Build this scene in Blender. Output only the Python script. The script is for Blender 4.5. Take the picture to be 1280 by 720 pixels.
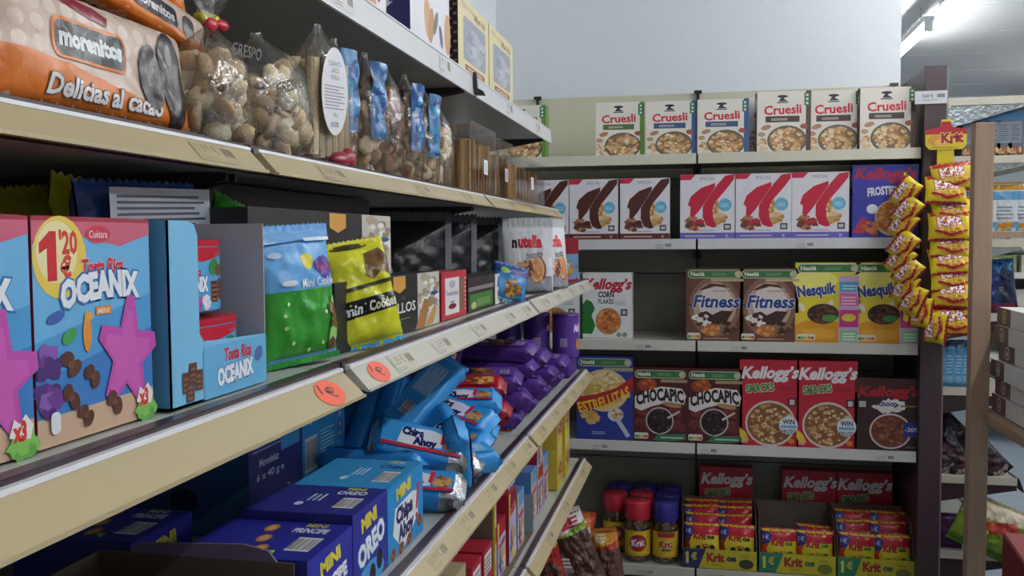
import bpy, bmesh, math, random
from mathutils import Vector, Matrix, Euler, noise
random.seed(7)
PI = math.pi
R = math.radians
for o in list(bpy.data.objects): bpy.data.objects.remove(o)
scn = bpy.context.scene
COL = scn.collection

# ------------------------------------------------------------------ camera
FPX = 1150.0
CAM = Vector((0, 0, 1.45))
_p, _y, _r = R(2.999), R(11.718), R(-0.3887)
FW = Vector((-math.sin(_y)*math.cos(_p), math.cos(_y)*math.cos(_p), -math.sin(_p)))
RT = Vector((math.cos(_y), math.sin(_y), 0)); UP = RT.cross(FW)
RT, UP = math.cos(_r)*RT+math.sin(_r)*UP, -math.sin(_r)*RT+math.cos(_r)*UP
cd = bpy.data.cameras.new('camera'); cam = bpy.data.objects.new('camera', cd); COL.objects.link(cam)
cam.matrix_world = Matrix(((RT.x, UP.x, -FW.x, CAM.x), (RT.y, UP.y, -FW.y, CAM.y), (RT.z, UP.z, -FW.z, CAM.z), (0, 0, 0, 1)))
cd.sensor_width = 36; cd.lens = 36*FPX/1280; cd.clip_start = .02
scn.camera = cam

# ------------------------------------------------------------------ light and exposure
w = bpy.data.worlds.new('world'); scn.world = w; w.use_nodes = True
w.node_tree.nodes['Background'].inputs[0].default_value = (.92, .96, 1, 1)
w.node_tree.nodes['Background'].inputs[1].default_value = .35
LAMP_STRENGTH = 66.0
scn.view_settings.view_transform = 'Standard'; scn.view_settings.look = 'None'
scn.view_settings.gamma = 1; scn.view_settings.exposure = 0.08
try: scn.view_settings.use_curve_mapping = False
except Exception: pass

def U(x, y, **k):
    """the real point on a plane X=, Y= or Z= that a pixel of the photograph looks at"""
    a, val = list(k.items())[0]; i = 'XYZ'.index(a)
    v = FW+RT*((x-640)/FPX)-UP*((y-360)/FPX)
    return CAM+v*((val-CAM[i])/v[i])

# ------------------------------------------------------------------ colour and materials
def lin(h):
    if not isinstance(h, str): return h
    h = h.lstrip('#'); c = [int(h[i:i+2], 16)/255 for i in (0, 2, 4)]
    return tuple(x/12.92 if x <= .04045 else ((x+.055)/1.055)**2.4 for x in c)+(1,)

def mat(name, rough=.45, metal=0, coat=0, bump=0, bscale=60, spec=.5, grain=.0, clear=0, emit=0, ecol=(1, 1, 1, 1)):
    m = bpy.data.materials.new(name); m.use_nodes = True
    nt = m.node_tree; b = nt.nodes['Principled BSDF']; L = nt.links.new
    at = nt.nodes.new('ShaderNodeAttribute'); at.attribute_name = 'Col'
    tc = nt.nodes.new('ShaderNodeTexCoord'); nz = nt.nodes.new('ShaderNodeTexNoise')
    nz.inputs['Scale'].default_value = bscale; nz.inputs['Detail'].default_value = 3
    L(tc.outputs['Object'], nz.inputs['Vector'])
    if grain:
        mx = nt.nodes.new('ShaderNodeMix'); mx.data_type = 'RGBA'; mx.blend_type = 'MULTIPLY'
        mr = nt.nodes.new('ShaderNodeMapRange'); mr.inputs[3].default_value = 1-grain; mr.inputs[4].default_value = 1+grain*.3
        mx.inputs[0].default_value = 1
        L(nz.outputs['Fac'], mr.inputs[0]); L(at.outputs['Color'], mx.inputs[6]); L(mr.outputs[0], mx.inputs[7])
        L(mx.outputs[2], b.inputs['Base Color'])
    else: L(at.outputs['Color'], b.inputs['Base Color'])
    b.inputs['Roughness'].default_value = rough; b.inputs['Metallic'].default_value = metal
    b.inputs['Specular IOR Level'].default_value = spec
    b.inputs['Coat Weight'].default_value = coat; b.inputs['Coat Roughness'].default_value = .12
    if bump:
        bp = nt.nodes.new('ShaderNodeBump'); bp.inputs['Strength'].default_value = bump; bp.inputs['Distance'].default_value = .004
        L(nz.outputs['Fac'], bp.inputs['Height']); L(bp.outputs[0], b.inputs['Normal'])
        L(bp.outputs[0], b.inputs['Coat Normal'])
    if clear:
        tr = nt.nodes.new('ShaderNodeBsdfTransparent'); ms = nt.nodes.new('ShaderNodeMixShader'); gl = nt.nodes.new('ShaderNodeBsdfGlossy')
        gl.inputs['Roughness'].default_value = rough; lw = nt.nodes.new('ShaderNodeLayerWeight'); lw.inputs[0].default_value = .35
        mr2 = nt.nodes.new('ShaderNodeMapRange'); mr2.inputs[3].default_value = 1-clear; mr2.inputs[4].default_value = .5
        if bump: L(bp.outputs[0], gl.inputs['Normal']); L(bp.outputs[0], lw.inputs['Normal'])
        L(lw.outputs['Fresnel'], mr2.inputs[0]); L(mr2.outputs[0], ms.inputs[0])
        L(tr.outputs[0], ms.inputs[1]); L(gl.outputs[0], ms.inputs[2]); L(ms.outputs[0], nt.nodes['Material Output'].inputs[0])
    if emit:
        b.inputs['Emission Color'].default_value = ecol; b.inputs['Emission Strength'].default_value = emit
    return m
M = {
 'card': mat('printed_card', .42, grain=.08, bscale=25),
 'dull': mat('raw_cardboard', .85, grain=.15, bscale=120),
 'gloss': mat('glossy_film', .27, coat=.0, spec=.34, bump=.32, bscale=45, grain=.1),
 'foil': mat('metal_foil', .25, metal=.85, bump=.6, bscale=60),
 'paint': mat('painted_steel', .38, grain=.06, bscale=8),
 'satin': mat('satin_plastic', .3, grain=.03, bscale=10),
 'food': mat('baked_food', .75, bump=.6, bscale=300, grain=.35),
 'wall': mat('wall_paint', .8, bump=.1, bscale=90, grain=.05),
 'wood': mat('bare_wood', .6, grain=.3, bscale=30),
 'film': mat('clear_film', .14, bump=1.0, bscale=60, clear=.88),
 'tub': mat('clear_plastic', .1, clear=.93, bump=.15, bscale=14),
 'jar': mat('jar_plastic', .1, clear=.88),
 'lamp': mat('lamp_diffuser', .5, emit=LAMP_STRENGTH, ecol=(.97, .985, 1, 1)),
}
_nt = M['wood'].node_tree; _mp = _nt.nodes.new('ShaderNodeMapping'); _mp.inputs['Scale'].default_value = (3, 3, .12)
_nz = [n for n in _nt.nodes if n.type == 'TEX_NOISE'][0]; _tc = [n for n in _nt.nodes if n.type == 'TEX_COORD'][0]
_nt.links.new(_tc.outputs['Object'], _mp.inputs[0]); _nt.links.new(_mp.outputs[0], _nz.inputs['Vector'])

# ------------------------------------------------------------------ mesh collector
class MB:
    def __init__(s): s.v = []; s.f = []; s.c = []; s.m = []; s.mats = []; s.sm = []
    def mi(s, m):
        if m not in s.mats: s.mats.append(m)
        return s.mats.index(m)
    def add(s, vs, fs, col, m='card', smooth=False):
        n = len(s.v); s.v.extend([tuple(v) for v in vs]); k = s.mi(m); c = lin(col)
        for f in fs: s.f.append([i+n for i in f]); s.c.append(c); s.m.append(k); s.sm.append(smooth)
        return s
    def box(s, x0, x1, y0, y1, z0, z1, col, m='card', faces=None):
        vs = [(x, y, z) for z in (z0, z1) for y in (y0, y1) for x in (x0, x1)]
        fs = [(0, 2, 3, 1), (4, 5, 7, 6), (0, 1, 5, 4), (2, 6, 7, 3), (0, 4, 6, 2), (1, 3, 7, 5)]
        return s.add(vs, fs, col, m)
    def prism(s, pts, axis, a0, a1, col, m='card'):
        """extrude a 2D outline along an axis"""
        def P(p, a): return (a, p[0], p[1]) if axis == 'x' else (p[0], a, p[1]) if axis == 'y' else (p[0], p[1], a)
        n = len(pts); vs = [P(p, a0) for p in pts]+[P(p, a1) for p in pts]
        fs = [[i, (i+1) % n, n+(i+1) % n, n+i] for i in range(n)]+[list(range(n))[::-1], [n+i for i in range(n)]]
        return s.add(vs, fs, col, m)
    def lathe(s, prof, col, m='satin', n=28, cx=0, cy=0, cap=True, smooth=True):
        vs = [(cx+r*math.cos(2*PI*k/n), cy+r*math.sin(2*PI*k/n), z) for r, z in prof for k in range(n)]
        fs = [[i*n+k, i*n+(k+1) % n, (i+1)*n+(k+1) % n, (i+1)*n+k] for i in range(len(prof)-1) for k in range(n)]
        s.add(vs, fs, col, m, smooth)
        if cap:
            s.add(vs[:n], [list(range(n))[::-1]], col, m); s.add(vs[-n:], [list(range(n))], col, m)
        return s
    def tube(s, a, b, r, col, m='satin', n=8):
        a = Vector(a); b = Vector(b); d = (b-a).normalized(); u = d.orthogonal().normalized(); w_ = d.cross(u)
        vs = [p+(u*math.cos(2*PI*k/n)+w_*math.sin(2*PI*k/n))*r for p in (a, b) for k in range(n)]
        fs = [[k, (k+1) % n, n+(k+1) % n, n+k] for k in range(n)]+[list(range(n))[::-1], list(range(n, 2*n))]
        return s.add(vs, fs, col, m)
    def ellipsoid(s, c, r, col, m='food', n=8, k=6, rot=None):
        vs = []; fs = []
        for i in range(k+1):
            t = PI*i/k
            for j in range(n):
                p = Vector((r[0]*math.sin(t)*math.cos(2*PI*j/n), r[1]*math.sin(t)*math.sin(2*PI*j/n), r[2]*math.cos(t)))
                if rot: p = rot @ p
                vs.append(p+Vector(c))
        for i in range(k):
            for j in range(n): fs.append([i*n+j, (i+1)*n+j, (i+1)*n+(j+1) % n, i*n+(j+1) % n])
        return s.add(vs, fs, col, m, True)
    def art(s, A, fn, m='card', drape=0):
        """lay flat print on a surface: fn(x, y, lift) -> point"""
        for vs, fs, col, lay in A.items:
            if drape: vs, fs = refine(vs, fs, drape)
            s.add([fn(x, y, lay*A.eps) for x, y in vs], fs, col, m, bool(drape))
        return s
    def build(s, name, parent=None, bevel=0):
        me = bpy.data.meshes.new(name); me.from_pydata(s.v, [], s.f)
        for k in s.mats: me.materials.append(M[k])
        me.polygons.foreach_set('material_index', s.m); me.polygons.foreach_set('use_smooth', s.sm)
        ca = me.color_attributes.new('Col', 'FLOAT_COLOR', 'CORNER'); buf = []
        for f, c in zip(s.f, s.c): buf.extend(c*len(f))
        ca.data.foreach_set('color', buf)
        me.update(); o = bpy.data.objects.new(name, me); COL.objects.link(o)
        if bevel:
            b = o.modifiers.new('bevel', 'BEVEL'); b.width = bevel; b.segments = 2; b.limit_method = 'ANGLE'; b.angle_limit = R(50)
        if parent: o.parent = parent
        return o

def refine(vs, fs, mx):
    bm = bmesh.new(); bv = [bm.verts.new((x, y, 0)) for x, y in vs]
    for f in fs:
        try: bm.faces.new([bv[i] for i in f])
        except ValueError: pass
    bmesh.ops.triangulate(bm, faces=bm.faces[:])
    for _ in range(6):
        e = [e for e in bm.edges if e.calc_length() > mx]
        if not e: break
        bmesh.ops.subdivide_edges(bm, edges=e, cuts=1)
        bmesh.ops.triangulate(bm, faces=[f for f in bm.faces if len(f.verts) > 3])
    bm.verts.index_update()
    r = [(v.co.x, v.co.y) for v in bm.verts], [[v.index for v in f.verts] for f in bm.faces]
    bm.free(); return r

# ------------------------------------------------------------------ flat print
_tc_cache = {}
def glyphs(t, bold):
    k = (t, bold)
    if k in _tc_cache: return _tc_cache[k]
    c = bpy.data.curves.new('t', 'FONT'); c.body = t; c.size = 1; c.resolution_u = 2; c.offset = bold; c.fill_mode = 'FRONT'
    o = bpy.data.objects.new('t', c); COL.objects.link(o)
    me = bpy.data.meshes.new_from_object(o.evaluated_get(bpy.context.evaluated_depsgraph_get()))
    vs = [(v.co.x, v.co.y) for v in me.vertices]; fs = [list(p.vertices) for p in me.polygons]
    bpy.data.objects.remove(o); bpy.data.curves.remove(c); bpy.data.meshes.remove(me)
    x0 = min(v[0] for v in vs); x1 = max(v[0] for v in vs)
    CH = .70
    _tc_cache[k] = ([((x-x0)/CH, y/CH) for x, y in vs], fs, (x1-x0)/CH)
    return _tc_cache[k]

class Art:
    def __init__(s, W, H, eps=.00004): s.W = W; s.H = H; s.items = []; s.lay = 1; s.eps = eps
    def put(s, vs, fs, col, lay=None):
        if lay is None: s.lay += 1; lay = s.lay
        s.items.append((vs, fs, col, lay)); return s
    def rect(s, x0, y0, x1, y1, col, lay=None): return s.put([(x0, y0), (x1, y0), (x1, y1), (x0, y1)], [(0, 1, 2, 3)], col, lay)
    def poly(s, pts, col, lay=None): return s.put(list(pts), [list(range(len(pts)))], col, lay)
    def ell(s, cx, cy, rx, ry=None, col='ffffff', n=24, rot=0, lay=None):
        ry = ry or rx; c, q = math.cos(rot), math.sin(rot)
        P = [(rx*math.cos(2*PI*k/n), ry*math.sin(2*PI*k/n)) for k in range(n)]
        return s.poly([(cx+x*c-y*q, cy+x*q+y*c) for x, y in P], col, lay)
    def rr(s, x0, y0, x1, y1, r, col, lay=None):
        P = []
        for cx, cy, a in ((x1-r, y1-r, 0), (x0+r, y1-r, 90), (x0+r, y0+r, 180), (x1-r, y0+r, 270)):
            for k in range(5): P.append((cx+r*math.cos(R(a+k*22.5)), cy+r*math.sin(R(a+k*22.5))))
        return s.poly(P, col, lay)
    def text(s, t, x, y, h, col, w=None, al='c', rot=0, shear=0, bold=.02, out=0, outc='ffffff', arc=0):
        """x,y: centre of the baseline; h: capital height; w: whole width"""
        W0 = glyphs(t, round(bold*.62, 3))[2]; sx = (w/W0) if w else h
        def one(bd, col):
            bd = round(bd*.62, 3)
            vs, fs, ww = glyphs(t, bd); off = (ww-W0)/2; o2 = []
            for a, b in vs:
                X = (a-off)*sx; Y = b*h; tt = X/(W0*sx); X += Y*shear; Y += arc*(1-(2*tt-1)**2)
                X -= {'c': .5, 'l': 0, 'r': 1}[al]*W0*sx
                o2.append((x+X*math.cos(rot)-Y*math.sin(rot), y+X*math.sin(rot)+Y*math.cos(rot)))
            s.put(o2, fs, col)
        if out: one(bold+out, outc)
        one(bold, col); return s
    def lines(s, x0, y0, x1, y1, n, col, fill=.45, ragged=.3):
        dy = (y1-y0)/n; rg = random.Random(n); s.lay += 1
        for k in range(n): s.rect(x0, y0+k*dy, x1-(x1-x0)*rg.random()*ragged, y0+k*dy+dy*fill, col, s.lay)
        return s
    def barcode(s, x0, y0, x1, y1, vertical=True, bg='e8e4e0'):
        s.rect(x0, y0, x1, y1, bg); rg = random.Random(3); s.lay += 1; n = 14
        for k in range(n):
            a = (k+.3)/n; b = a+(.2+.5*rg.random())/n
            if vertical: s.rect(x0+(x1-x0)*a, y0+(y1-y0)*.1, x0+(x1-x0)*b, y0+(y1-y0)*.9, '2a2830', s.lay)
            else: s.rect(x0+(x1-x0)*.1, y0+(y1-y0)*a, x0+(x1-x0)*.9, y0+(y1-y0)*b, '2a2830', s.lay)
        return s
    def bits(s, cx, cy, rx, ry, n, size, cols, seed=1, clip=None):
        rg = random.Random(seed); base = s.lay
        for k in range(n):
            a = rg.random()*2*PI; q = math.sqrt(rg.random()); px, py = cx+rx*q*math.cos(a), cy+ry*q*math.sin(a)
            m_ = rg.choice((4, 5, 6)); z = size*(.6+.6*rg.random()); a0 = rg.random()*6
            P = [(px+z*(.7+.5*rg.random())*math.cos(a0+2*PI*j/m_), py+z*.8*(.7+.5*rg.random())*math.sin(a0+2*PI*j/m_)) for j in range(m_)]
            if clip: P = [(min(max(x, clip[0]), clip[2]), min(max(y, clip[1]), clip[3])) for x, y in P]
            s.poly(P, rg.choice(cols), base+1+k*.08)
        s.lay = base+2+n*.08; return s
    def bowl(s, cx, cy, rx, ry, rim, inn, cols, n=60, size=.9, seed=1, clip=None):
        s.ell(cx, cy, rx, ry, rim); s.ell(cx, cy, rx*.92, ry*.9, inn)
        return s.bits(cx, cy, rx*.84, ry*.8, n, size, cols, seed, clip)

# ------------------------------------------------------------------ things
def tag(o, label=None, cat=None, group=None, kind=None):
    if label: o['label'] = label
    if cat: o['category'] = cat
    if group: o['group'] = group
    if kind: o['kind'] = kind
    return o
def thing(name, label, cat, loc=(0, 0, 0), rot=(0, 0, 0), group=None):
    o = bpy.data.objects.new(name, None); COL.objects.link(o); o.empty_display_size = .02
    o.location = loc; o.rotation_euler = rot; return tag(o, label, cat, group)
def copy_tree(o, parent=None):
    c = o.copy(); COL.objects.link(c); c.parent = parent
    for ch in o.children: copy_tree(ch, c)
    return c
USED = set()
def place(proto, loc, rot=None, label=None, group=None, scale=None):
    """first time moves the proto itself, later copies it"""
    if proto.name in USED: o = copy_tree(proto)
    else: USED.add(proto.name); o = proto
    o.location = loc
    if rot is not None: o.rotation_euler = rot
    if label: o['label'] = label
    if group: o['group'] = group
    if scale: o.scale = scale
    return o

# ================================================================== the room
def struct(name, mb): o = mb.build(name); o['kind'] = 'structure'; return o
struct('wall_left', MB().box(-1.0, -.905, -2.5, 4.15, 0, 2.86, 'e9eef2', 'wall'))
struct('wall_back', MB().box(-.905, .79, 4.05, 4.15, 0, 2.86, 'e6ebf0', 'wall'))
struct('wall_right', MB().box(5.2, 5.3, -2.5, 10.1, 0, 2.86, 'c9cfd6', 'wall'))
struct('wall_far', MB().box(.79, 5.2, 10.0, 10.1, 0, 2.86, 'c6ccd0', 'wall'))
struct('floor', MB().box(-1.0, 5.3, -2.5, 10.1, -.05, 0, '7b858f', 'wall'))
ceil = struct('ceiling', MB().box(-1.0, 5.3, -2.5, 10.1, 2.875, 2.93, '8f9290', 'wall'))
y = -2.5; k = 0
pb = MB().box(-3.14, 3.14, 0, .772, 0, .02, 'e4e6e5', 'paint')
pan = None
while y < 10:                                   # metal ceiling planks with recessed joints between them
    if pan is None: pan = pb.build('ceiling_panel', ceil); q = pan
    else: q = pan.copy(); COL.objects.link(q)
    q.parent = ceil; q.location = (2.15, y, 2.855); y += .785

def lamp(x, y, i, where):
    t = thing('ceiling_lamp', where, 'ceiling lamp', (x, y, 2.85), group='tube lamps along the ceiling')
    MB().prism([(-.032, -.10), (.032, -.10), (.026, -.13), (-.026, -.13)], 'y', -.62, .62, 'e8ecee', 'paint').build('lamp_housing', t)
    for s in (-.4, .4): MB().tube((0, s, -.10), (0, s, .003), .003, '8c9094', 'satin', 6).build('hanger', t)
    MB().tube((0, -.6, -.16), (0, .6, -.16), .02, 'ffffff', 'lamp', 16).build('tube', t)
    for s in (-1, 1): MB().box(-.022, .022, s*.6-.012, s*.6+.012, -.185, -.11, 'dfe3e5', 'satin').build('end_cap', t)
k = 0
for x, ys in ((1.3, (.2, 1.75, 3.3, 4.9, 6.5)), (3.3, (3.2, 5.6, 8.0))):
    for yy in ys:
        lamp(x, yy, k, 'white tube lamp under the ceiling above the right-hand aisle, '+('nearest the camera', 'second from the camera', 'third from the camera', 'fourth from the camera', 'farthest')[k]+'' if x < 2 else 'white tube lamp far to the right under the ceiling, '+('near', 'middle', 'far')[k-5]+' one'); k += 1

# ------------------------------------------------------------------ shelving
BEIGE = 'bfae88'
LEV = {'A': (.516, 1.826), 'B': (.494, 1.554), 'C': (.389, 1.310), 'D': (.393, .999), 'E': (.399, .687)}
BAYS = ((-.143, .957), (.957, 2.068), (2.068, 3.168))
LN = {'A': 'top', 'B': 'second', 'C': 'middle', 'D': 'fourth', 'E': 'lowest visible'}
BN = ('nearest', 'centre', 'farthest')
XB = -.872
def rail_label(rail, P0, P1, yy, ww, t, big=False, nm='price_label', bg='c2b28d'):
    """printed strip held on a price rail: P0 top and P1 bottom of the rail face in (x, z)"""
    dx, dz = P1[0]-P0[0], P1[1]-P0[1]; L = math.hypot(dx, dz); nx, nz = -dz/L, dx/L
    a = Art(ww*100, L*100)
    def fn(x, y, l):
        tt = 1-(y/100)/L; return (P0[0]+dx*tt+nx*(.0006+l), yy+x/100, P0[1]+dz*tt+nz*(.0006+l))
    W, H = a.W, a.H
    if big:
        a.ell(W/2, H*.5, W*.48, H*.46, 'ff6a4c', 26); a.text(t, W*.42, H*.42, H*.34, '6a3230', al='c', w=W*.5, bold=.02, rot=-.38)
    else:
        a.rect(0, H*.1, W, H*.9, bg); a.text(t, W*.32, H*.46, H*.34, '857860', w=W*.52, bold=.0)
        a.lines(W*.05, H*.18, W*.6, H*.36, 2, 'a39678'); a.barcode(W*.68, H*.35, W*.95, H*.8, bg='b7aa8c')
    o = MB().art(a, fn).build(nm, rail)
    if big: o['label'] = 'round orange one euro price sticker'
    return o
def left_shelf(lv, b):
    d, z = LEV[lv]; y0, y1 = BAYS[b]; D = -d-XB; L = y1-y0-.006
    col = BEIGE if lv in 'BDE' or (lv == 'C' and b == 0) else ('d9dadb' if lv == 'A' else 'c9c5b6')
    t = thing('shelf', f"{BN[b]} bay of the {LN[lv]} shelf in the left-hand shelving, with {'white' if lv == 'A' else 'beige'} price rail", 'shelf', (XB, y0+.003, z), group='left-hand shelves')
    MB().box(0, D-.014, 0, L, -.026, -.002, 'b9bdb4' if lv != 'A' else 'b0b0ae', 'paint').build('shelf_board', t)
    MB().box(D-.017, D-.0042, 0, L, -.026, .0045, '3a2a30', 'satin').build('edge_strip', t)
    P0, P1 = ((D+.001, .0), (D+.004, -.046)) if lv == 'A' else ((D+.002, -.003), (D+.0245, -.0275))
    if lv == 'C' and b == 0: P1 = (D+.0285, -.0285)
    rl = MB()
    rl.prism([(D-.004, .0005), (D+.002, .0005), (D+.003, -.003), (D-.001, -.005), (D-.004, -.005)], 'y', .007, L-.007, 'e6e6ea', 'satin')
    rl.prism([P0, P1, (P1[0]-.002, P1[1]-.002), (D-.004, -.02), (D-.004, -.004)], 'y', .009, L-.009, col, 'satin')
    rl.prism([(P1[0]+.0012, P1[1]+.002), (P1[0]+.0012, P1[1]-.0015), (P1[0]-.003, P1[1]-.002)], 'y', .009, L-.009, col, 'satin')
    rail = rl.build('price_rail', t)
    rg = random.Random(lv+str(b))
    n = {'A': 2, 'B': 3, 'C': 5, 'D': 6, 'E': 3}[lv] if (lv, b) != ('C', 0) else 0
    for k in range(n):
        rail_label(rail, P0, P1, L*(k+.35+.3*rg.random())/n, .08, rg.choice(('1,35 €', '2,20 €', '1,99 €', '1,74 €', '0,99 €')), bg=col)
    if lv == 'C' and b == 0: rail_label(rail, P0, P1, L-.105, .060, '1€', True, 'price_sticker')
    if lv == 'C' and b == 1: rail_label(rail, P0, P1, .040, .060, '1€', True, 'price_sticker')
    for yy in (.004, L-.010):
        MB().prism([(0, -.027), (D*.93, -.027), (D*.93, -.036), (D*.5, -.062), (0, -.085)], 'y', yy, yy+.006, '2b2124', 'paint').build('bracket', t)
    if lv == 'A' and b == 1:
        MB().prism([(D+.003, .006), (D+.010, .004), (D+.012, -.03), (D+.026, -.038), (D+.03, -.048), (D+.008, -.046), (D+.003, -.03)], 'y', L-.012, L, '30242a', 'satin').build('rail_clip', t)
for lv in LEV:
    for b in range(3): left_shelf(lv, b)
t = thing('gondola', 'long beige back frame carrying the left-hand shelves against the wall', 'shelving frame', (-.889, 0, 0))
for y0, y1 in BAYS:
    for z0, z1 in ((.12, .56), (.565, 1.0), (1.005, 1.44), (1.445, 1.88)):
        MB().box(0, .013, y0+.004, y1-.004, z0, z1, '8d8a80', 'paint').build('back_panel', t)
for yy in (BAYS[0][0], .957, 2.068, 3.168):
    MB().box(-.002, .0165, yy-.016, yy+.016, 0, 1.9, '2b2124', 'paint').build('upright', t)
MB().box(0, .48, -.14, 3.16, .0, .11, '4a4140', 'paint').build('base_plinth', t)

FZ = (1.771, 1.447, 1.057, .660, .170)
FN = ('top', 'second', 'third', 'fourth', 'bottom')
FX = ((-.870, -.026), (-.018, .770)); FB = ('left', 'right')
FYL = 3.572
def far_shelf(i, b):
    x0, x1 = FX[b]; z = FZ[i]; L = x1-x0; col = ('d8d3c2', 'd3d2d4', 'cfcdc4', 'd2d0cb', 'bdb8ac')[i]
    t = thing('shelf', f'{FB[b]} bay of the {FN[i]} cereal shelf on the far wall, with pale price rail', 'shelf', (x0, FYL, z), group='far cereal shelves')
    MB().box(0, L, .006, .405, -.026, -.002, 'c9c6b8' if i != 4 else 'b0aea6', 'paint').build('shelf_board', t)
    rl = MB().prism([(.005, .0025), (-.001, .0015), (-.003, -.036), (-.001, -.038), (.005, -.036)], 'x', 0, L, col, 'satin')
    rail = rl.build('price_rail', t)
    spots = {(0, 0): (), (0, 1): (), (1, 0): (.86,), (1, 1): (.5, ), (2, 0): (.77,), (2, 1): (.2,), (3, 0): (.57,), (3, 1): (.06, .87), (4, 0): (.2, .78), (4, 1): (.1, .5, .8)}[(i, b)]
    for s in spots:
        a = Art(8, 3); a.text('1,59 €', 2, 1.2, .8, '6d6a66', w=2.6, bold=0, al='c'); a.rect(4.4, 1.0, 6.6, 2.1, '8d8a88'); a.lines(.6, .4, 4, .9, 1, '9d9a98')
        MB().art(a, lambda x, y, l: (L*s-.04+x/100, -.0032-l, -.037+y/100)).build('price_label', rail)
    for xx in (.004, L-.010):
        MB().prism([(.40, -.027), (.02, -.027), (.02, -.036), (.2, -.062), (.40, -.085)], 'x', xx, xx+.006, '2b2124', 'paint').build('bracket', t)
for i in range(5):
    for b in range(2): far_shelf(i, b)
t = thing('gondola', 'beige back panels and dark posts behind the cereal shelves on the far wall', 'shelving frame', (0, 3.982, 0))
for x0, x1 in FX:
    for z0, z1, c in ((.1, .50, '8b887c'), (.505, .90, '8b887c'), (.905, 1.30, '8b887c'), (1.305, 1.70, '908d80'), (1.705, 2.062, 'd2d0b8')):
        MB().box(x0, x1, .006, .018, z0, z1, c, 'paint').build('back_panel', t)
for xx in (-.022,): MB().box(xx-.006, xx+.006, -.002, .02, .1, 2.062, '2b2124', 'paint').build('upright', t)
for xx in (-.705, -.022, .752):
    MB().box(xx-.016, xx+.016, -.012, .004, 2.058, 2.070, '1c181a', 'satin').box(xx-.005, xx+.005, -.012, .004, 2.0, 2.058, '1c181a', 'satin').build('post_hook', t)
MB().box(-.87, .77, -.38, .02, 0, .10, '4a4140', 'paint').build('base_plinth', t)

# ================================================================== product builders (front faces local -Y)
def face_front(w, d, x0=0, z0=0): return lambda x, y, l: (x/100-w/2+x0, -d/2-.0001-l, y/100+z0)
def carton_parts(t, w, d, h, side, art=None, top=None, right=None, left=None, front=None, m='card', topcol=None, names=('carton', 'printed_front', 'printed_top', 'printed_side')):
    b = MB().box(-w/2, w/2, -d/2, d/2, 0, h, side, m)
    b.c[1] = lin(topcol or side)
    if front: b.c[2] = lin(front)
    # top flap seam
    b.box(-w/2+.003, w/2-.003, -d/2+.001, -d/2+.0018, h, h+.0006, topcol or side, m)
    b.build(names[0], t, .0012)
    if art: MB().art(art, face_front(w, d), m).build(names[1], t)
    if top: MB().art(top, lambda x, y, l: (x/100-w/2, -d/2+y/100, h+.0008+l), m).build(names[2], t)
    if left: MB().art(left, lambda x, y, l: (-w/2-.0002-l, d/2-x/100, y/100), m).build(names[3], t)
    if right: MB().art(right, lambda x, y, l: (w/2+.0002+l, -d/2+x/100, y/100), m).build(names[3], t)
    return t
def pouch_T(w, h, b, pu=2.6, pv=2.6, seal=.05, seed=0, wr=.12, standup=False):
    def T(x, z):
        u, v = x/w, z/h; u = min(max(u, 0), 1); v = min(max(v, 0), 1)
        vv = (v-seal)/(1-2*seal)
        if standup: vv = (v)/(1-seal)
        if vv <= 0 or vv >= 1: return .0012+.0010*math.sin(u*60)
        s = max(0, 1-abs(2*u-1)**pu)**.55
        q = ((1-vv)**.75*(.35+.65*min(1, vv/.08+.4))*1.15) if standup else max(0, 1-abs(2*vv-1)**pv)**.5
        n = noise.noise(Vector((u*w*38+seed*7, v*h*38, seed)))+.5*noise.noise(Vector((u*w*90+seed, v*h*60, seed+3)))
        return .0012+b*s*q*(1+wr*n*.75)
    return T
def pouch_parts(t, w, h, b, body, art=None, back=None, m='gloss', seal_col=None, nu=30, nv=34, drape=.007, bodyname='pouch', **kw):
    T = pouch_T(w, h, b, **kw); seal = kw.get('seal', .05); rg = random.Random(kw.get('seed', 0))
    def X(x, z):          # sides draw in where the bag is full; slight sag
        v = z/h; k = 1-.05*math.sin(PI*min(max(v, 0), 1)) if not kw.get('standup') else 1
        return (x-w/2)*k
    mb = MB()
    for sgn in (-1, 1):
        vs = []; fs = []; fs2 = []
        for j in range(nv+1):
            for i in range(nu+1):
                x, z = w*i/nu, h*j/nv
                zz = z+(.0022*(-1)**i if j in (0, nv) and not (kw.get('standup') and j == 0) else 0)
                vs.append((X(x, z), sgn*T(x, z), zz))
        for j in range(nv):
            for i in range(nu):
                q = [j*(nu+1)+i, j*(nu+1)+i+1, (j+1)*(nu+1)+i+1, (j+1)*(nu+1)+i]
                if sgn > 0: q = q[::-1]
                v = (j+.5)/nv
                (fs2 if (v > 1-seal or (v < seal and not kw.get('standup'))) else fs).append(q)
        mb.add(vs, fs, body if sgn < 0 or not back else back, m, True)
        if fs2: mb.add(vs, fs2, seal_col or body, m, True)
    mb.build(bodyname, t)
    if art: MB().art(art, lambda x, y, l: (X(x/100, y/100), -T(x/100, y/100)-.0010-l*5, y/100), m, drape*100).build('printed_front', t)
    return T

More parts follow.
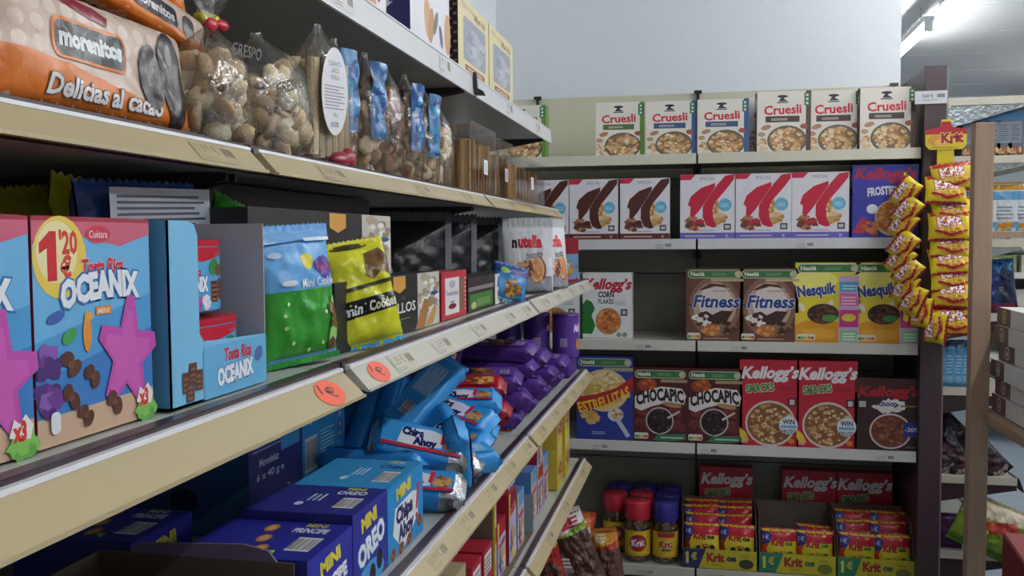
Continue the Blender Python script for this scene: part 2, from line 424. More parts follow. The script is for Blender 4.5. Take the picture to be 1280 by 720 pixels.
# ---------------------------------------------------------------- cereals: artwork
FLK = ['c98a4b', 'b06f34', 'e0b57c', '9c5c2a']
PALE = ['e3c596', 'cfa468', 'f0dcb8', 'b98850']
def nutri(a, x, y, w, h):
    a.rr(x, y, x+w, y+h, h*.2, 'e9e6e0'); c = ['2f8a4a', '8cbf45', 'e9c23a', 'e08a35', 'd2452f']
    a.lay += 1
    for k in range(5): a.rect(x+w*.06+k*w*.18, y+h*.15, x+w*.06+(k+.9)*w*.18, y+h*.6, c[k], a.lay)
def nestle_top(a, W, y, h):
    a.rr(W*.03, y, W*.97, y+h, h*.45, 'd8d4c0'); a.rr(W*.04, y+h*.08, W*.96, y+h*.92, h*.4, '3d7a45')
    a.text('Nestlé', W*.2, y+h*.3, h*.45, 'f3efe6', w=W*.24, bold=.05); a.lines(W*.45, y+h*.35, W*.8, y+h*.7, 2, '7fae7c')
    a.ell(W*.9, y+h*.5, h*.36, h*.36, 'c9c49a', 14)
def A_cruesli(side, band, seed):
    a = Art(19, 23)
    a.rect(0, 0, 19, 23, 'efe9de'); a.rect(17.2, 0, 19, 23, side); a.rect(16.6, 17.4, 18.6, 22.2, '3f7a4c'); a.lay += 1
    for k in range(3): a.ell(17.6, 18.3+k*1.5, .5, .5, 'dfe8dc', 8, lay=a.lay)
    a.ell(9, 21.0, 1.9, .5, '23262e'); a.poly([(7.8, 19.5), (8.6, 20.8), (9.8, 20.7), (9.4, 20.0), (10.6, 19.4), (10.6, 19.1), (7.5, 19.1)], '2a3038'); a.rect(7.0, 18.5, 11, 18.9, '3a4048')
    a.text('Cruesli', 9.1, 14.4, 3.3, 'cf1f3c', w=13.2, bold=.045, rot=.035)
    a.rect(3, 11.3, 15, 13.6, band); a.lines(5, 12.0, 13, 13.0, 2, 'd9d5c8')
    a.ell(1.6, 6.8, 1.3, .9, 'c79a78'); a.ell(3.2, 9.4, 1.8, .9, 'c7835a' if seed == 1 else 'b98a70', rot=.3); a.bits(2.4, 3, 2.0, 2.2, 18, .9, PALE, seed, (0.1, .1, 18.9, 22))
    a.ell(16.6, 9.6, 1.4, 1.0, 'a8584a')
    a.bowl(10.6, 4.4, 7.0, 5.6, '565a58' if band != '5a4038' else '6b4a40', '8a6a4c', PALE+['d7a878'], 95, 1.0, seed, (.1, .1, 18.9, 22.9))
    a.items = [(([(min(max(x, 0), 19), min(max(y, 0), 23)) for x, y in v]), f, c, l) for v, f, c, l in a.items]
    return a
def A_specialk(kc, base):
    a = Art(18.5, 23.5)
    a.rect(0, 0, 18.5, 23.5, 'eceaf0'); a.rect(0, 0, 18.5, 2.4, base); a.rect(1.5, 1.0, 12, 1.4, 'd9c7ca'); a.text('K', 16, .7, 1.0, 'e8e0e6', bold=.02)
    a.poly([(0, 23.5), (0, 21.6), (3.6, 21.6), (5.2, 23.5)], 'd21f48'); a.text('SPECIAL', 9.2, 21.5, 1.1, '8e8490', w=5.2, bold=0)
    a.bits(12.3, 9.2, 3.2, 4.2, 55, 1.3, PALE+['c98a4b'], 4); a.bits(5.2, 6, 3.2, 2.3, 40, 1.2, [kc, 'b98052', '6b4030'], 5)
    a.poly([(2.6, 12.6), (3.6, 15.6), (7, 18.6), (11.8, 20.4), (11.8, 18.8), (9.4, 15.0), (6.6, 10.6), (4.4, 7.8), (3.4, 8.6), (3.6, 11.6)], kc)
    a.poly([(18.3, 23.4), (15.2, 22.9), (12.6, 19.8), (9.6, 15.2), (7.8, 12.2), (7.7, 8.2), (8.8, 5.2), (11.2, 4.2), (12.6, 4.6), (11.4, 7), (11.0, 10.8), (12.0, 13.6), (15.6, 18.0), (18.2, 21.6)], kc)
    a.ell(15.2, 12.4, 2.2, 2.3, '66b9dc'); a.lines(13.8, 11.6, 16.6, 13.2, 3, 'c7e4f1', ragged=.1)
    a.rect(14.8, 3.4, 17.2, 5.6, '2a2c34'); a.rect(15.2, 3.9, 16.8, 5.1, 'c9ccd0'); a.lines(5, 3, 12, 3.6, 1, 'a9a4ae')
    return a
def kell(a, x, y, h, w, col, out=0, outc='ffffff', rot=.1):
    a.text('Kellogg’s', x, y, h, col, w=w, shear=.25, bold=.07, rot=rot, out=out, outc=outc)
def A_cornflakes():
    a = Art(17.5, 24); a.rect(0, 0, 17.5, 24, 'f0efee'); kell(a, 8.8, 18.2, 3.6, 16.6, 'c8213c', rot=.0)
    a.text('CORN', 8.4, 15.2, 2.0, '2a2428', w=5.6, bold=.06); a.text('FLAKES', 8.4, 12.9, 1.6, '3a3438', w=5.6, bold=.03)
    a.poly([(0, 2), (0, 12.5), (1.4, 14.4), (3.4, 13.4), (4.4, 11), (3.2, 8.6), (4.6, 5), (3.4, 2)], '2f7d38')
    a.bowl(9.2, 6.6, 4.6, 4.8, 'b8906c', 'c0703a', ['d8894a', 'c8722f', 'e8a86a', 'a85a24'], 80, .9, 3)
    a.rect(13.6, 8.6, 16, 11, '2a3a3c'); a.rect(14.1, 9.1, 15.5, 10.5, 'bfc8c8'); a.lines(11.5, 12.4, 16, 14, 3, 'b9c8bc'); a.ell(13, 1.8, .9, .9, '8aa88c', 12); a.ell(15, 1.8, .9, .9, '8aa88c', 12); a.rect(0, 0, 17.5, .6, 'c9d0c4')
    return a
def A_fitness():
    a = Art(19.5, 26.5); a.rect(0, 0, 19.5, 26.5, '6b4434'); a.ell(9.7, 12.5, 8.8, 11.0, '8d6450'); a.ell(9.8, 13, 7.4, 8.6, 'c3a491'); a.ell(10, 14, 5.8, 6.4, 'e6d9d0')
    nestle_top(a, 19.5, 22.9, 3); a.rect(8.5, 21.8, 19.5, 22.7, 'c9b18c')
    a.poly([(4, 18.4), (8, 21), (13, 20.6), (14.4, 19.4), (10, 20), (6.5, 18.9)], '4a2c20')
    a.text('Fitness', 10.2, 12.4, 4.4, '23408c', w=15.6, shear=.18, bold=.05, out=.05, outc='f2ecea'); a.ell(1.4, 13.2, .5, .5, '23408c', 10); a.text('chocolate negro', 13, 18, .9, '6a5048', w=8, shear=.2, bold=0)
    a.poly([(4, 10), (7, 11), (9, 9.6), (12, 11.2), (16, 11), (14, 7.5), (11.6, 4.4), (8.6, 5.0), (6.6, 7.4)], '3f2418')
    a.bits(5, 7.2, 2.6, 2.6, 12, 1.5, ['e8e0dc', 'f2eeea', '4a2c20'], 2); a.bits(9, 4, 3.4, 1.9, 22, 1.2, ['c7772f', 'b56628', 'dd9a55'], 3); a.bits(14.5, 5, 2.8, 2.2, 20, 1.3, ['5a3424', '3a2018', '8a6a55'], 5)
    nutri(a, .5, .8, 4.4, 2.2); a.lines(6, .9, 15, 1.5, 1, 'c9b6aa')
    return a
def A_nesquik():
    a = Art(20, 27); a.rect(0, 0, 20, 27, 'e8d437'); a.ell(6, 21, 7, 3.4, 'f4ee7a'); a.rect(0, 0, 20, 7.5, 'e8a024'); a.poly([(0, 6), (5, 8.4), (13, 7), (13, 10), (0, 10)], 'f0d040'); nestle_top(a, 20, 23.6, 3)
    a.rect(13.4, 0, 19.6, 22.6, 'cfb5d6'); a.rect(13.6, 17.3, 19.4, 20.6, '4fa3d6'); a.rect(13.6, 12.5, 19.4, 16.8, 'e56aa6'); a.lines(14.2, 13, 18.8, 16.2, 3, 'f6d7e8', ragged=.1); a.rect(13.6, 5.4, 19.4, 11.2, 'd23a8a'); a.ell(16.5, 8.6, 2.2, 1.3, 'e3d648'); a.rect(14, .6, 19.2, 4.4, '8fcb9a'); a.lines(14.6, 1, 18.6, 4, 3, 'e6f2e6', ragged=.1); a.lines(14.2, 18, 18.8, 20, 2, 'dcecf6', ragged=.1)
    a.text('Nesquik', 6.8, 16.2, 3.6, '1f3f96', w=12, bold=.07, rot=.13, out=.06, outc='f6f0c0')
    a.ell(2, 12, .8, 1.6, 'f2ead8', 12, .5); a.ell(10.8, 13, .8, 1.7, 'f2ead8', 12, -.4)
    a.bowl(8.6, 9.8, 4.9, 3.4, '3c2a26', '4a2a1e', ['5a3424', '3a1e14', '74483a'], 60, .9, 2); a.ell(10.6, 8.4, 2.3, 1.2, '4f9a4a', 16); a.poly([(2, 1), (12, 1.6), (12, 4), (8, 5), (2, 4.4)], 'f0b43c'); nutri(a, .6, .9, 5.6, 2)
    return a
def A_estrellitas():
    a = Art(18.5, 29.5); a.rect(0, 0, 18.5, 29.5, '2a3c94'); nestle_top(a, 18.5, 26, 2.8); a.rect(9, 24.4, 18.5, 25.6, 'a9a484'); a.ell(9, 17.5, 8, 7.5, 'e0c9a0'); a.ell(9, 18, 7, 6, 'd2a860')
    a.bits(9, 20, 6, 4, 60, 1.2, ['e8d08a', 'd8b45a', 'c7a04a', 'efe2b8'], 3)
    a.poly([(0, 10), (8, 11.6), (18.5, 17.6), (18.5, 22.6), (13, 18.5), (6, 16), (0, 15)], 'b8242c'); a.text('ESTRELLITAS', 9.4, 12.6, 3.6, 'ecc83a', w=18, bold=.05, rot=.36, shear=.1, arc=-.8)
    a.bits(4, 8, 3, 2, 18, 1.3, ['d8a04a', 'e3b768'], 2); a.ell(12.8, 9, 2.6, 2.4, 'cfd2da'); a.poly([(12.5, 7.4), (14, 7.8), (17.6, 1.8), (16.4, 1.0)], 'c3c6d0'); a.bits(12.8, 9.6, 1.8, 1.6, 14, .9, PALE, 4); a.lines(5, 2, 11, 3.2, 2, 'b9c0dc')
    return a
def A_chocapic():
    a = Art(19.5, 27); a.rect(0, 0, 19.5, 27, '521a1c'); a.bits(9.7, 8, 9, 7, 36, 2.0, ['6d2824', '421214', '7a3028'], 3, (0, 0, 19.5, 26)); a.ell(5, 20.6, 3.6, 2.4, '9a4324'); a.bits(6, 21, 2.6, 1.8, 14, 1, ['cf6a24', 'b5521c'], 6)
    nestle_top(a, 19.5, 23.2, 2.9); a.rect(10, 21.7, 19.5, 22.8, 'a3956e')
    a.poly([(.6, 12.2), (.6, 16.4), (4, 18.2), (10, 20.2), (17.6, 19.6), (19.1, 17), (18.4, 13.8), (13, 14.6), (7, 13), (3, 11.2)], 'ece8e4')
    a.text('CHOCAPIC', 9.8, 13.8, 4.2, '2a1418', w=17.2, bold=.08, arc=1.4, rot=.07); a.ell(14, 13.6, 3.6, .9, 'b98a5c', rot=-.15)
    a.ell(9.6, 7.7, 5.1, 5.0, 'c9c2c0'); a.ell(9.6, 7.7, 4.6, 4.5, '241418'); a.bits(9.6, 7.6, 4.1, 4, 60, .85, ['2e1c1e', '43282a', '1a1014', '5c4040'], 8)
    a.poly([(12.2, 9), (16.6, 11.6), (17.2, 11.2), (12.6, 8.4)], 'd8d4d2'); a.poly([(7, .6), (9, 2.6), (19, 3.2), (19, 1), (12, .2)], '3f7a58'); a.lines(10, 1.4, 18.4, 2.4, 1, 'c9dccc'); nutri(a, .5, 1, 5, 2.2)
    return a
def A_smacks():
    a = Art(19.5, 29); a.rect(0, 0, 19.5, 29, 'c2233a'); kell(a, 9.8, 23.0, 3.8, 18.6, 'f2eef0', rot=.02)
    a.text('SMACKS', 6.8, 18.4, 2.5, '3f8a3c', w=9.4, bold=.08, rot=.1, out=.07, outc='e6ecd4'); a.lines(13, 19, 18, 20.4, 3, '8a1a2c')
    a.bowl(10.2, 7.6, 8.4, 7.8, 'd6cfc6', '8a5a34', ['c4965c', 'a8733f', 'd9b484', '8c5a2c', 'e2c79c'], 130, .85, 5, (.1, .1, 19.4, 28)); a.rect(16, 13.6, 18.6, 16.4, '2a262c'); a.rect(16.5, 14.1, 18.1, 15.9, 'c9c4c8')
    a.ell(16.2, 7.2, 3.1, 3.1, 'eceaec'); a.text('WIN', 16.2, 7.6, 1.6, '2c3c78', w=4, bold=.05); a.rect(13.6, 6.2, 18.8, 7.2, '79b7d6'); a.text('PRIZES', 16.2, 4.4, 1.3, '3a3f6a', w=4.6, bold=.03)
    a.poly([(0, 3), (0, 6), (2, 4.4), (3.2, 1.6), (1.4, 1)], 'e2c93a'); a.rect(.6, .8, 2.6, 1.8, 'd7a0a8'); a.ell(17.2, 1.8, 1, .9, 'e08a2c', 12)
    return a
def A_choco():
    a = Art(19.5, 24); a.rect(0, 0, 19.5, 24, '3c2424'); a.rect(0, 19, 19.5, 24, '4a2426'); kell(a, 9.8, 18.2, 3.2, 18, 'b5232c', rot=.03); a.rect(.8, 13.8, 3.8, 16.8, '23242c'); a.rect(1.3, 14.3, 3.3, 16.3, 'c9c9cc')
    a.bits(10, 15, 4.4, 1.9, 20, 1.4, ['e8e6ea', 'f2f0f2'], 4); a.text('choco', 9.8, 14.8, 1.7, '3a4a80', w=5.4, bold=.06); a.lines(13.4, 14.6, 19, 15.8, 1, '8a7a30')
    a.bowl(10.6, 6.4, 6.2, 6, 'd8d2d0', '7a4030', ['8a5038', '6b3624', 'a56a4c'], 90, .8, 7); a.rect(14.4, 4.6, 19.4, 9.6, '2c3a8c'); a.text('-30%', 16.9, 6.4, 1.4, 'dfe2f2', w=4.2, bold=.03); a.lines(15, 1, 18, 1.8, 1, '6a70b0')
    return a
def A_frosties():
    a = Art(20.5, 24); a.rect(0, 0, 20.5, 24, '3a3aa4'); a.rect(15.8, 0, 20.5, 24, '34348e'); kell(a, 10, 19.4, 3.6, 19, 'b0243e', rot=-.02); a.text('FROSTIES', 9.4, 14, 2.6, 'eceaf4', w=9.4, bold=.07, rot=.06, arc=.3)
    a.ell(12, 6.6, 5, 5.8, 'd0c7c4'); a.ell(12, 6.8, 4.5, 5.1, 'c07a3c'); a.bits(12, 6.8, 4.1, 4.6, 60, 1, ['d18c46', 'b56a2c', 'e3ac6c'], 3); a.poly([(0, 2), (3, 7), (5, 6), (4, 1.5)], 'b03040'); a.bits(6, 3.4, 2.4, 1.9, 20, 1.1, ['c2622c', 'd98248'], 6); a.ell(6.2, 9.6, 1.8, 1.6, 'dfe2ee', 12)
    return a

def fit(A, w, h):
    sx, sy = w*100/A.W, h*100/A.H
    A.items = [([(x*sx, y*sy) for x, y in v], f, c, l) for v, f, c, l in A.items]; A.W *= sx; A.H *= sy; return A
def side_art(w, h, bg, fg, n=5):
    a = Art(w*100, h*100); a.rect(0, 0, a.W, a.H, bg); a.lines(a.W*.15, a.H*.12, a.W*.85, a.H*.6, n*2, fg); a.rect(a.W*.15, a.H*.7, a.W*.85, a.H*.9, fg); return a
def cereal(art, w, d, h, side, topc=None):
    t = thing('cereal_box', 'x', 'cereal box')
    l = side_art(d, h, side, 'c9c4bc'); carton_parts(t, w, d, h, side, fit(art, w, h), left=l, topcol=topc)
    t['wdh'] = (w, d, h); return t
def far(p, pxc, i, label, group, yf=3.592, rot=0, py=None, dz=0):
    w_, d_, h_ = p['wdh']; X = U(pxc, {0: 190, 1: 296, 2: 426, 3: 554, 4: 705}[i], Y=yf).x
    return place(p, (X, yf+d_/2+abs(math.sin(rot))*w_/2, FZ[i]+dz), (0, 0, rot), label, group)
Gc = 'cereal boxes on the far shelves'
c = cereal(A_cruesli('6d9a3e', '5d7040', 1), .188, .07, .207, '6d9a3e')
far(c, 653, 0, 'green-edged muesli box partly hidden by the left-hand shelf end', Gc)
far(c, 774, 0, 'green-edged muesli box on the top far shelf, standing alone beside a wide gap', Gc, rot=.06)
c = cereal(A_cruesli('40609c', '3f5a80', 2), .19, .07, .205, '40609c')
far(c, 838, 0, 'blue-edged muesli box right next to the green-edged one on the top far shelf', Gc, rot=.05)
far(c, 903, 0, 'blue-edged muesli box next to the brown-edged ones on the top far shelf', Gc, rot=.05)
c = cereal(A_cruesli('5c463f', '4c3a36', 3), .195, .07, .226, '5c463f')
far(c, 979, 0, 'leftmost front brown-edged muesli box on the top far shelf', Gc, rot=.06)
far(c, 1043, 0, 'middle one of the three brown-edged muesli boxes on the top far shelf', Gc, rot=.03, yf=3.615)
far(c, 1109, 0, 'brown-edged muesli box at the right end of the top far shelf', Gc, rot=.05)
far(c, 966, 0, 'brown-edged muesli box in the second row behind the others, top far shelf', Gc, yf=3.72)
c = cereal(A_specialk('54261e', '6a2a2c'), .19, .06, .236, 'e0dcdc')
far(c, 681, 1, 'white cereal box with a brown letter K, partly hidden behind the left-hand shelf end', Gc)
far(c, 742, 1, 'white cereal box with a brown letter K, middle one of the three', Gc)
far(c, 806, 1, 'white cereal box with a brown letter K, rightmost of the three, beside the shelf gap', Gc)
c = cereal(A_specialk('c81e3e', '6a66b8'), .203, .06, .246, 'e4e0e6')
far(c, 884, 1, 'white cereal box with a red letter K, leftmost of the three', Gc)
far(c, 954, 1, 'white cereal box with a red letter K, middle one of the three', Gc)
far(c, 1025, 1, 'white cereal box with a red letter K, next to the blue-purple box', Gc)
c = cereal(A_frosties(), .228, .07, .268, '34348e')
far(c, 1106, 1, 'blue-purple sugar flakes box at the right end of the second far shelf', Gc)
c = cereal(A_cornflakes(), .192, .07, .262, 'e4e4e2')
far(c, 759, 2, 'white corn flakes box with red script lettering standing alone on the third far shelf', Gc, rot=-.02)
far(c, 694, 2, 'white corn flakes box mostly hidden behind the left-hand shelves', Gc)
c = cereal(A_fitness(), .214, .06, .279, '5a3a30')
far(c, 893, 2, 'left of the two brown wholegrain flakes boxes on the third far shelf', Gc)
far(c, 961, 2, 'right of the two brown wholegrain flakes boxes, touching the yellow box', Gc)
c = cereal(A_nesquik(), .232, .06, .300, 'c9bc38')
far(c, 1034, 2, 'yellow chocolate cereal box with a pink side band, next to the brown boxes', Gc)
far(c, 1110, 2, 'rightmost yellow chocolate cereal box, partly behind the hanging snack strip', Gc)
c = cereal(A_estrellitas(), .222, .06, .330, '28388c')
far(c, 756, 3, 'tall blue star cereal box at the left end of the fourth far shelf', Gc)
c = cereal(A_chocapic(), .207, .06, .290, '421416')
far(c, 825, 3, 'left of the two dark brown chocolate cereal boxes, beside the blue box', Gc)
far(c, 893, 3, 'right of the two dark brown chocolate cereal boxes, beside the red box', Gc)
c = cereal(A_smacks(), .216, .06, .328, 'a81c30')
far(c, 961, 3, 'left of the two tall red puffed wheat boxes on the fourth far shelf', Gc)
far(c, 1033, 3, 'right of the two tall red puffed wheat boxes on the fourth far shelf', Gc)
for px, ll in ((909, 'behind the left snack tray'), (1013, 'behind the middle snack tray'), (1081, 'behind the right snack tray')):
    far(c, px-2, 4, 'red puffed wheat box at the back of the bottom shelf '+ll, Gc, yf=3.885, dz=.0)
c = cereal(A_choco(), .232, .07, .268, '2c1c1e')
far(c, 1109, 3, 'short dark brown chocolate cereal box right of the red boxes', Gc)

# ---------------------------------------------------------------- jars of nuts, bottom far shelf
def jar(lid, labcol, lab2):
    t = thing('snack_jar', 'x', 'jar')
    MB().lathe([(.044, 0), (.050, .006), (.050, .05), (.049, .14), (.048, .165), (.044, .18), (.040, .19)], 'c9b79c', 'jar', 28).build('jar_body', t)
    rg = random.Random(4); b = MB()
    for k in range(150):
        a = rg.random()*2*PI; r = .041*math.sqrt(rg.random()); z = .012+.150*rg.random()
        b.ellipsoid((r*math.cos(a), r*math.sin(a), z), (.009, .006, .006), rg.choice(('a9764a', 'c08c5a', '8a5a38')), 'food', 6, 4)
    q = b.build('nuts', t); q['kind'] = 'stuff'
    MB().lathe([(.049, .168), (.051, .172), (.051, .236), (.048, .242), (.0, .243)], lid, 'satin', 36, cap=False).build('lid', t)
    a = Art(22, 10); a.rect(0, 0, 22, 10, labcol); a.rect(0, 0, 22, .8, 'c9a52a')
    a.ell(11, 5.2, 3.6, 3.4, 'a3222c') if lab2 else a.poly([(7, 9.8), (15, 9.8), (14.4, 8.0), (7.6, 8.0)], 'a3222c')
    a.text('Krit', 11, 4, 2.6, 'f3ece6' if lab2 else 'a8232e', w=5.4, bold=.1, rot=.06, out=0 if lab2 else .04, outc='f0e0a0')
    if not lab2: a.rect(9.2, 2.6, 13, 3.4, '3c4a8a')
    MB().art(a, lambda x, y, l: ((.0507+l)*math.sin((x-11)/5.07), -(.0507+l)*math.cos((x-11)/5.07), .028+y/100), 'card', .8).build('wrap_label', t)
    return t
JR = jar('c42a3e', 'd8b62a', True); JB = jar('34308e', 'd8b62a', False)
JG = 'lidded snack jars on the bottom far shelf'
def jarat(p, pxc, yf, label):
    X = U(pxc, 690, Y=yf).x; place(p, (X, yf+.05, FZ[4]), (0, 0, .1), label, JG)
jarat(JR, 796, 3.60, 'front snack jar with a red lid')
jarat(JB, 831, 3.60, 'front snack jar with a blue lid')
jarat(JR, 801, 3.715, 'second red-lidded snack jar, directly behind the front one')
jarat(JB, 833, 3.715, 'second blue-lidded snack jar, directly behind the front one')
jarat(JR, 768, 3.70, 'red-lidded snack jar to the left, behind the leaning snack bags')
jarat(JB, 774, 3.83, 'blue-lidded snack jar at the back left')
jarat(JB, 805, 3.83, 'blue-lidded snack jar at the back middle')
jarat(JB, 836, 3.83, 'blue-lidded snack jar at the back right')

# ---------------------------------------------------------------- display trays with small snack bags
def A_krito(kind):
    a = Art(9, 10.5); a.rect(0, .3, 9, 10.2, 'd6c22e'); a.rect(0, 6.6, 9, 10.2, 'bf2238'); a.poly([(0, .3), (0, 7.4), (2.2, 7.2), (1.2, 4), (2, .3)], 'c7442c' if kind else '9a3a2c')
    a.poly([(0, 5), (0, 9.6), (2.6, 9.0), (2.0, 6)], '3d3f8c'); a.text('1€', 1.1, 7, 1.4, 'b9c4e6', w=1.5, bold=.03)
    a.text('Krit', 4.0, 5.2, 1.9, 'a81f2e', w=3.4, bold=.08, rot=-.03); a.text('os', 6.9, 5.4, 1.4, '2f7a3c' if kind else '2c2c44', w=1.9, bold=.08)
    a.bits(5.4, 2.2, 2.8, 1.4, 14, .8, ['4f9a3a', 'e2b24a', '3c7a30'] if kind else ['3a3a34', 'd89a3c', '2c2c2a'], 3)
    return a
def small_bag(kind):
    t = thing('snack_bag', 'x', 'snack bag'); pouch_parts(t, .118, .125, .02, 'c9b42c', fit(A_krito(kind), .118, .125), seal_col='b8283a', nu=14, nv=14, drape=.012, seed=5+kind, seal=.06, wr=.2); return t
BG, BB = small_bag(1), small_bag(0)
trays = None
def tray(pxl, pxr, kind, label, yf=3.592, dz=0):
    xl, xr = U(pxl, 700, Y=yf).x, U(pxr, 700, Y=yf).x; W = xr-xl; D = .24; H = .075
    t = thing('display_tray', label, 'display tray', ((xl+xr)/2, yf, FZ[4]+.001+dz), group='printed snack display trays')
    b = MB(); h = W/2; cc = '77685c'
    b.box(-h, h, 0, D, 0, .002, cc, 'dull').box(-h, h, 0, .002, 0, H, 'b9ac2e', 'card')
    b.box(-h, h, D-.002, D, 0, .215, cc, 'dull')
    for s in (-h, h-.002): b.prism([(0, 0), (D, 0), (D, .215), (D*.25, .20), (0, H)], 'x', s, s+.002, cc, 'dull')
    b.build('tray', t)
    k2 = '2c2c5c' if kind == 0 else '2f7d5c'
    a = Art(W*100, 7.5); w = a.W; a.rect(0, 0, w, 7.5, 'c2b62c'); a.poly([(0, 0), (w*.22, 0), (w*.32, 7.5), (0, 7.5)], k2)
    a.poly([(w*.05, 1.6), (w*.085, 1.6), (w*.085, 6.2), (w*.06, 6.2), (w*.03, 5.2), (w*.05, 5.0)], 'd6cf5a'); a.text('€', w*.16, 3.2, 2.6, 'd6cf5a', w=w*.08, bold=.06)
    a.text('Krit', w*.45, 2.8, 3.2, 'a12a28', w=w*.24, bold=.09); a.text('os', w*.66, 3.3, 2.2, '2f6a54' if kind else '2e2e4a', w=w*.13, bold=.1); a.rect(w*.4, 1.2, w*.54, 1.7, '9a8f2a')
    a.ell(w*.86, 2.4, w*.10, 1.9, '6a7a2c' if kind else '3c3c34', 14); a.lines(w*.78, 5, w*.95, 6.2, 2, '8a842c')
    MB().art(a, lambda x, y, l: (x/100-h, -.0004-l, y/100)).build('printed_front', t)
    return t, (xl+xr)/2, yf, FZ[4]+dz, W
T1 = tray(853, 946, 0, 'snack display tray with dark blue corner print, next to the jars')
T2 = tray(949, 1045, 1, 'middle snack display tray with green corner print, half empty')
T3 = tray(1047, 1143, 1, 'snack display tray with green corner print beside the dark post')
def traybags(T, p, rows, nm):
    _, cx, yf, z, W = T
    for r, (dy, dz, tilt, sides) in enumerate(rows):
        for s in sides:
            place(p, (cx+s*W*.235, yf+dy, z+.012+dz), (tilt, random.uniform(-.05, .05), random.uniform(-.06, .06)),
                  f"small yellow and red snack bag in the {nm} tray, {'left' if s < 0 else 'right'} column, {('front row', 'second row', 'third row', 'back row')[r]}", 'small snack bags in the display trays', (1.16, 1, 1.0))
traybags(T1, BB, [(.03, .03, -.22, (-1, 1)), (.085, .055, -.3, (-1, 1)), (.13, .075, -.3, (-1, 1)), (.175, .085, -.3, (-1, 1))], 'left')
traybags(T2, BG, [(.03, .025, -.12, (-1, 1)), (.08, .03, -.3, (1,))], 'middle')
traybags(T3, BG, [(.03, .025, -.12, (-1, 1)), (.08, .06, -.25, (-1, 1)), (.13, .085, -.3, (-1, 1))], 'right')

# ---------------------------------------------------------------- dark end post, hanging strips of snack bags
t = thing('gondola_post', 'tall dark brown steel post at the right end of the cereal shelves', 'post', (.775, 3.555, 0))
MB().box(0, .075, 0, .08, 0, 2.062, '4a3a40', 'paint').build('post', t, .002)
MB().box(.0, .03, .08, .50, 0, 2.055, '33282d', 'paint').build('end_panel', t)
MB().box(.075, .082, .01, .07, 0, 2.055, '8d8480', 'paint').build('edge_channel', t)
t = thing('price_tag', 'white price tag clipped near the top of the dark brown post', 'price tag', (.742, 3.552, 1.925))
MB().box(0, .108, -.002, 0, 0, .046, 'd9dade', 'satin').build('tag_plate', t)
a = Art(10.8, 4.6); a.text('0,60 €', 4.3, 2.3, 1.1, '5a5a60', w=3.6, bold=.03); a.rect(7.4, 2.2, 10, 3.5, '8a8a8e'); a.lines(2.6, 1.2, 8, 1.8, 1, 'a9a9ae')
MB().art(a, lambda x, y, l: (x/100, -.0022-l, y/100)).build('printed_text', t)
def A_krit():
    a = Art(15, 10.5); a.rect(0, .4, 15, 10.1, 'dcc62a'); a.rect(0, 8.6, 15, 10.1, 'a82430'); a.ell(8, 3.6, 6.2, 2.5, 'c8862f'); a.ell(8, 4.4, 6.2, 2.2, 'e0b84a'); a.poly([(2, 3), (8, 1.2), (14, 3.2), (13.6, 3.9), (8, 2.2), (2.4, 3.8)], 'a8242c')
    a.text('Krit', 7.5, 5.2, 3.2, 'f4eeee', w=8.6, bold=.09, rot=.12, out=.10, outc='b02434'); return a
t0 = thing('snack_bag', 'x', 'snack bag'); pouch_parts(t0, .15, .105, .024, 'd0bb26', A_krit(), seal_col='a52a34', nu=16, nv=14, drape=.012, seed=9, seal=.05, wr=.3)
def hang_card(loc, rot, label, printed=True, length=.66):
    t = thing('hanging_strip', label, 'hanging display strip', loc, rot)
    MB().box(-.028, .028, 0, .0012, -length, .02, 'd9c52c', 'satin').build('strip', t)
    if printed:
        b = MB(); a = Art(13.5, 9); 
        P = [(0, 1.6), (1.4, .1), (12, .1), (13.5, 1.6), (13.5, 7), (8.6, 8), (8.2, 10.6), (5.2, 10.6), (4.8, 8), (0, 7)]
        b.prism([((x-6.75)/100, y/100) for x, y in P], 'y', -.0035, -.0015, 'd9c52c', 'satin'); b.build('header_card', t)
        a.poly([(0, 5.4), (13.5, 5.4), (13.5, 7), (8.6, 8), (8.2, 9.8), (5.2, 9.8), (4.8, 8), (0, 7)], 'b3242e'); a.ell(3.4, 3.4, 2.9, 1.9, 'd99a3a'); a.ell(5.4, 2.6, 2.4, 1.3, 'e6b65a'); a.text('Krit', 8.8, 2.6, 3.2, 'a8232e', w=7.4, bold=.09, out=.06, outc='f2e48a', rot=.03); a.lines(2, .7, 11.6, 1.2, 1, '9a5a30')
        MB().art(a, lambda x, y, l: ((x-6.75)/100, -.0037-l, y/100)).build('printed_front', t)
    return t
HX = U(1186, 175, Y=3.46)
hang_card((HX.x, 3.50, HX.z-.03), (0, 0, 0), 'yellow snack strip with a printed header card hanging in front of the dark post')
ys = [222, 238, 262, 284, 306, 326, 348, 368, 388, 402]
xs = [1194, 1182, 1191, 1188, 1187, 1188, 1190, 1189, 1191, 1193]
nth = ('first', 'second', 'third', 'fourth', 'fifth', 'sixth', 'seventh', 'eighth', 'ninth', 'tenth', 'eleventh')
for k, (px, py) in enumerate(zip(xs, ys)):
    p = U(px+(k % 3-1)*1.5, py+17, Y=3.46-(k % 2)*.012)
    place(t0, (p.x, p.y-.004, p.z), (R(-14-6*(k % 3)), R(random.uniform(-7, 7)), R(random.uniform(-12, 12))), f'yellow snack bag on the strip with the header card, {nth[k]} from the top', 'yellow snack bags on the front strip', scale=(.92, .92, .98))
hang_card((U(1133, 225, Y=3.50).x, 3.52, U(1133, 222, Y=3.5).z), (0, R(-5), R(70)), 'plain yellow strip hanging to the left of the dark post, seen edge on', False, .50)
LS2 = [(1131, 222), (1133, 245), (1127, 262), (1128, 288), (1124, 306), (1134, 322), (1130, 342), (1140, 356), (1150, 372), (1168, 392)]
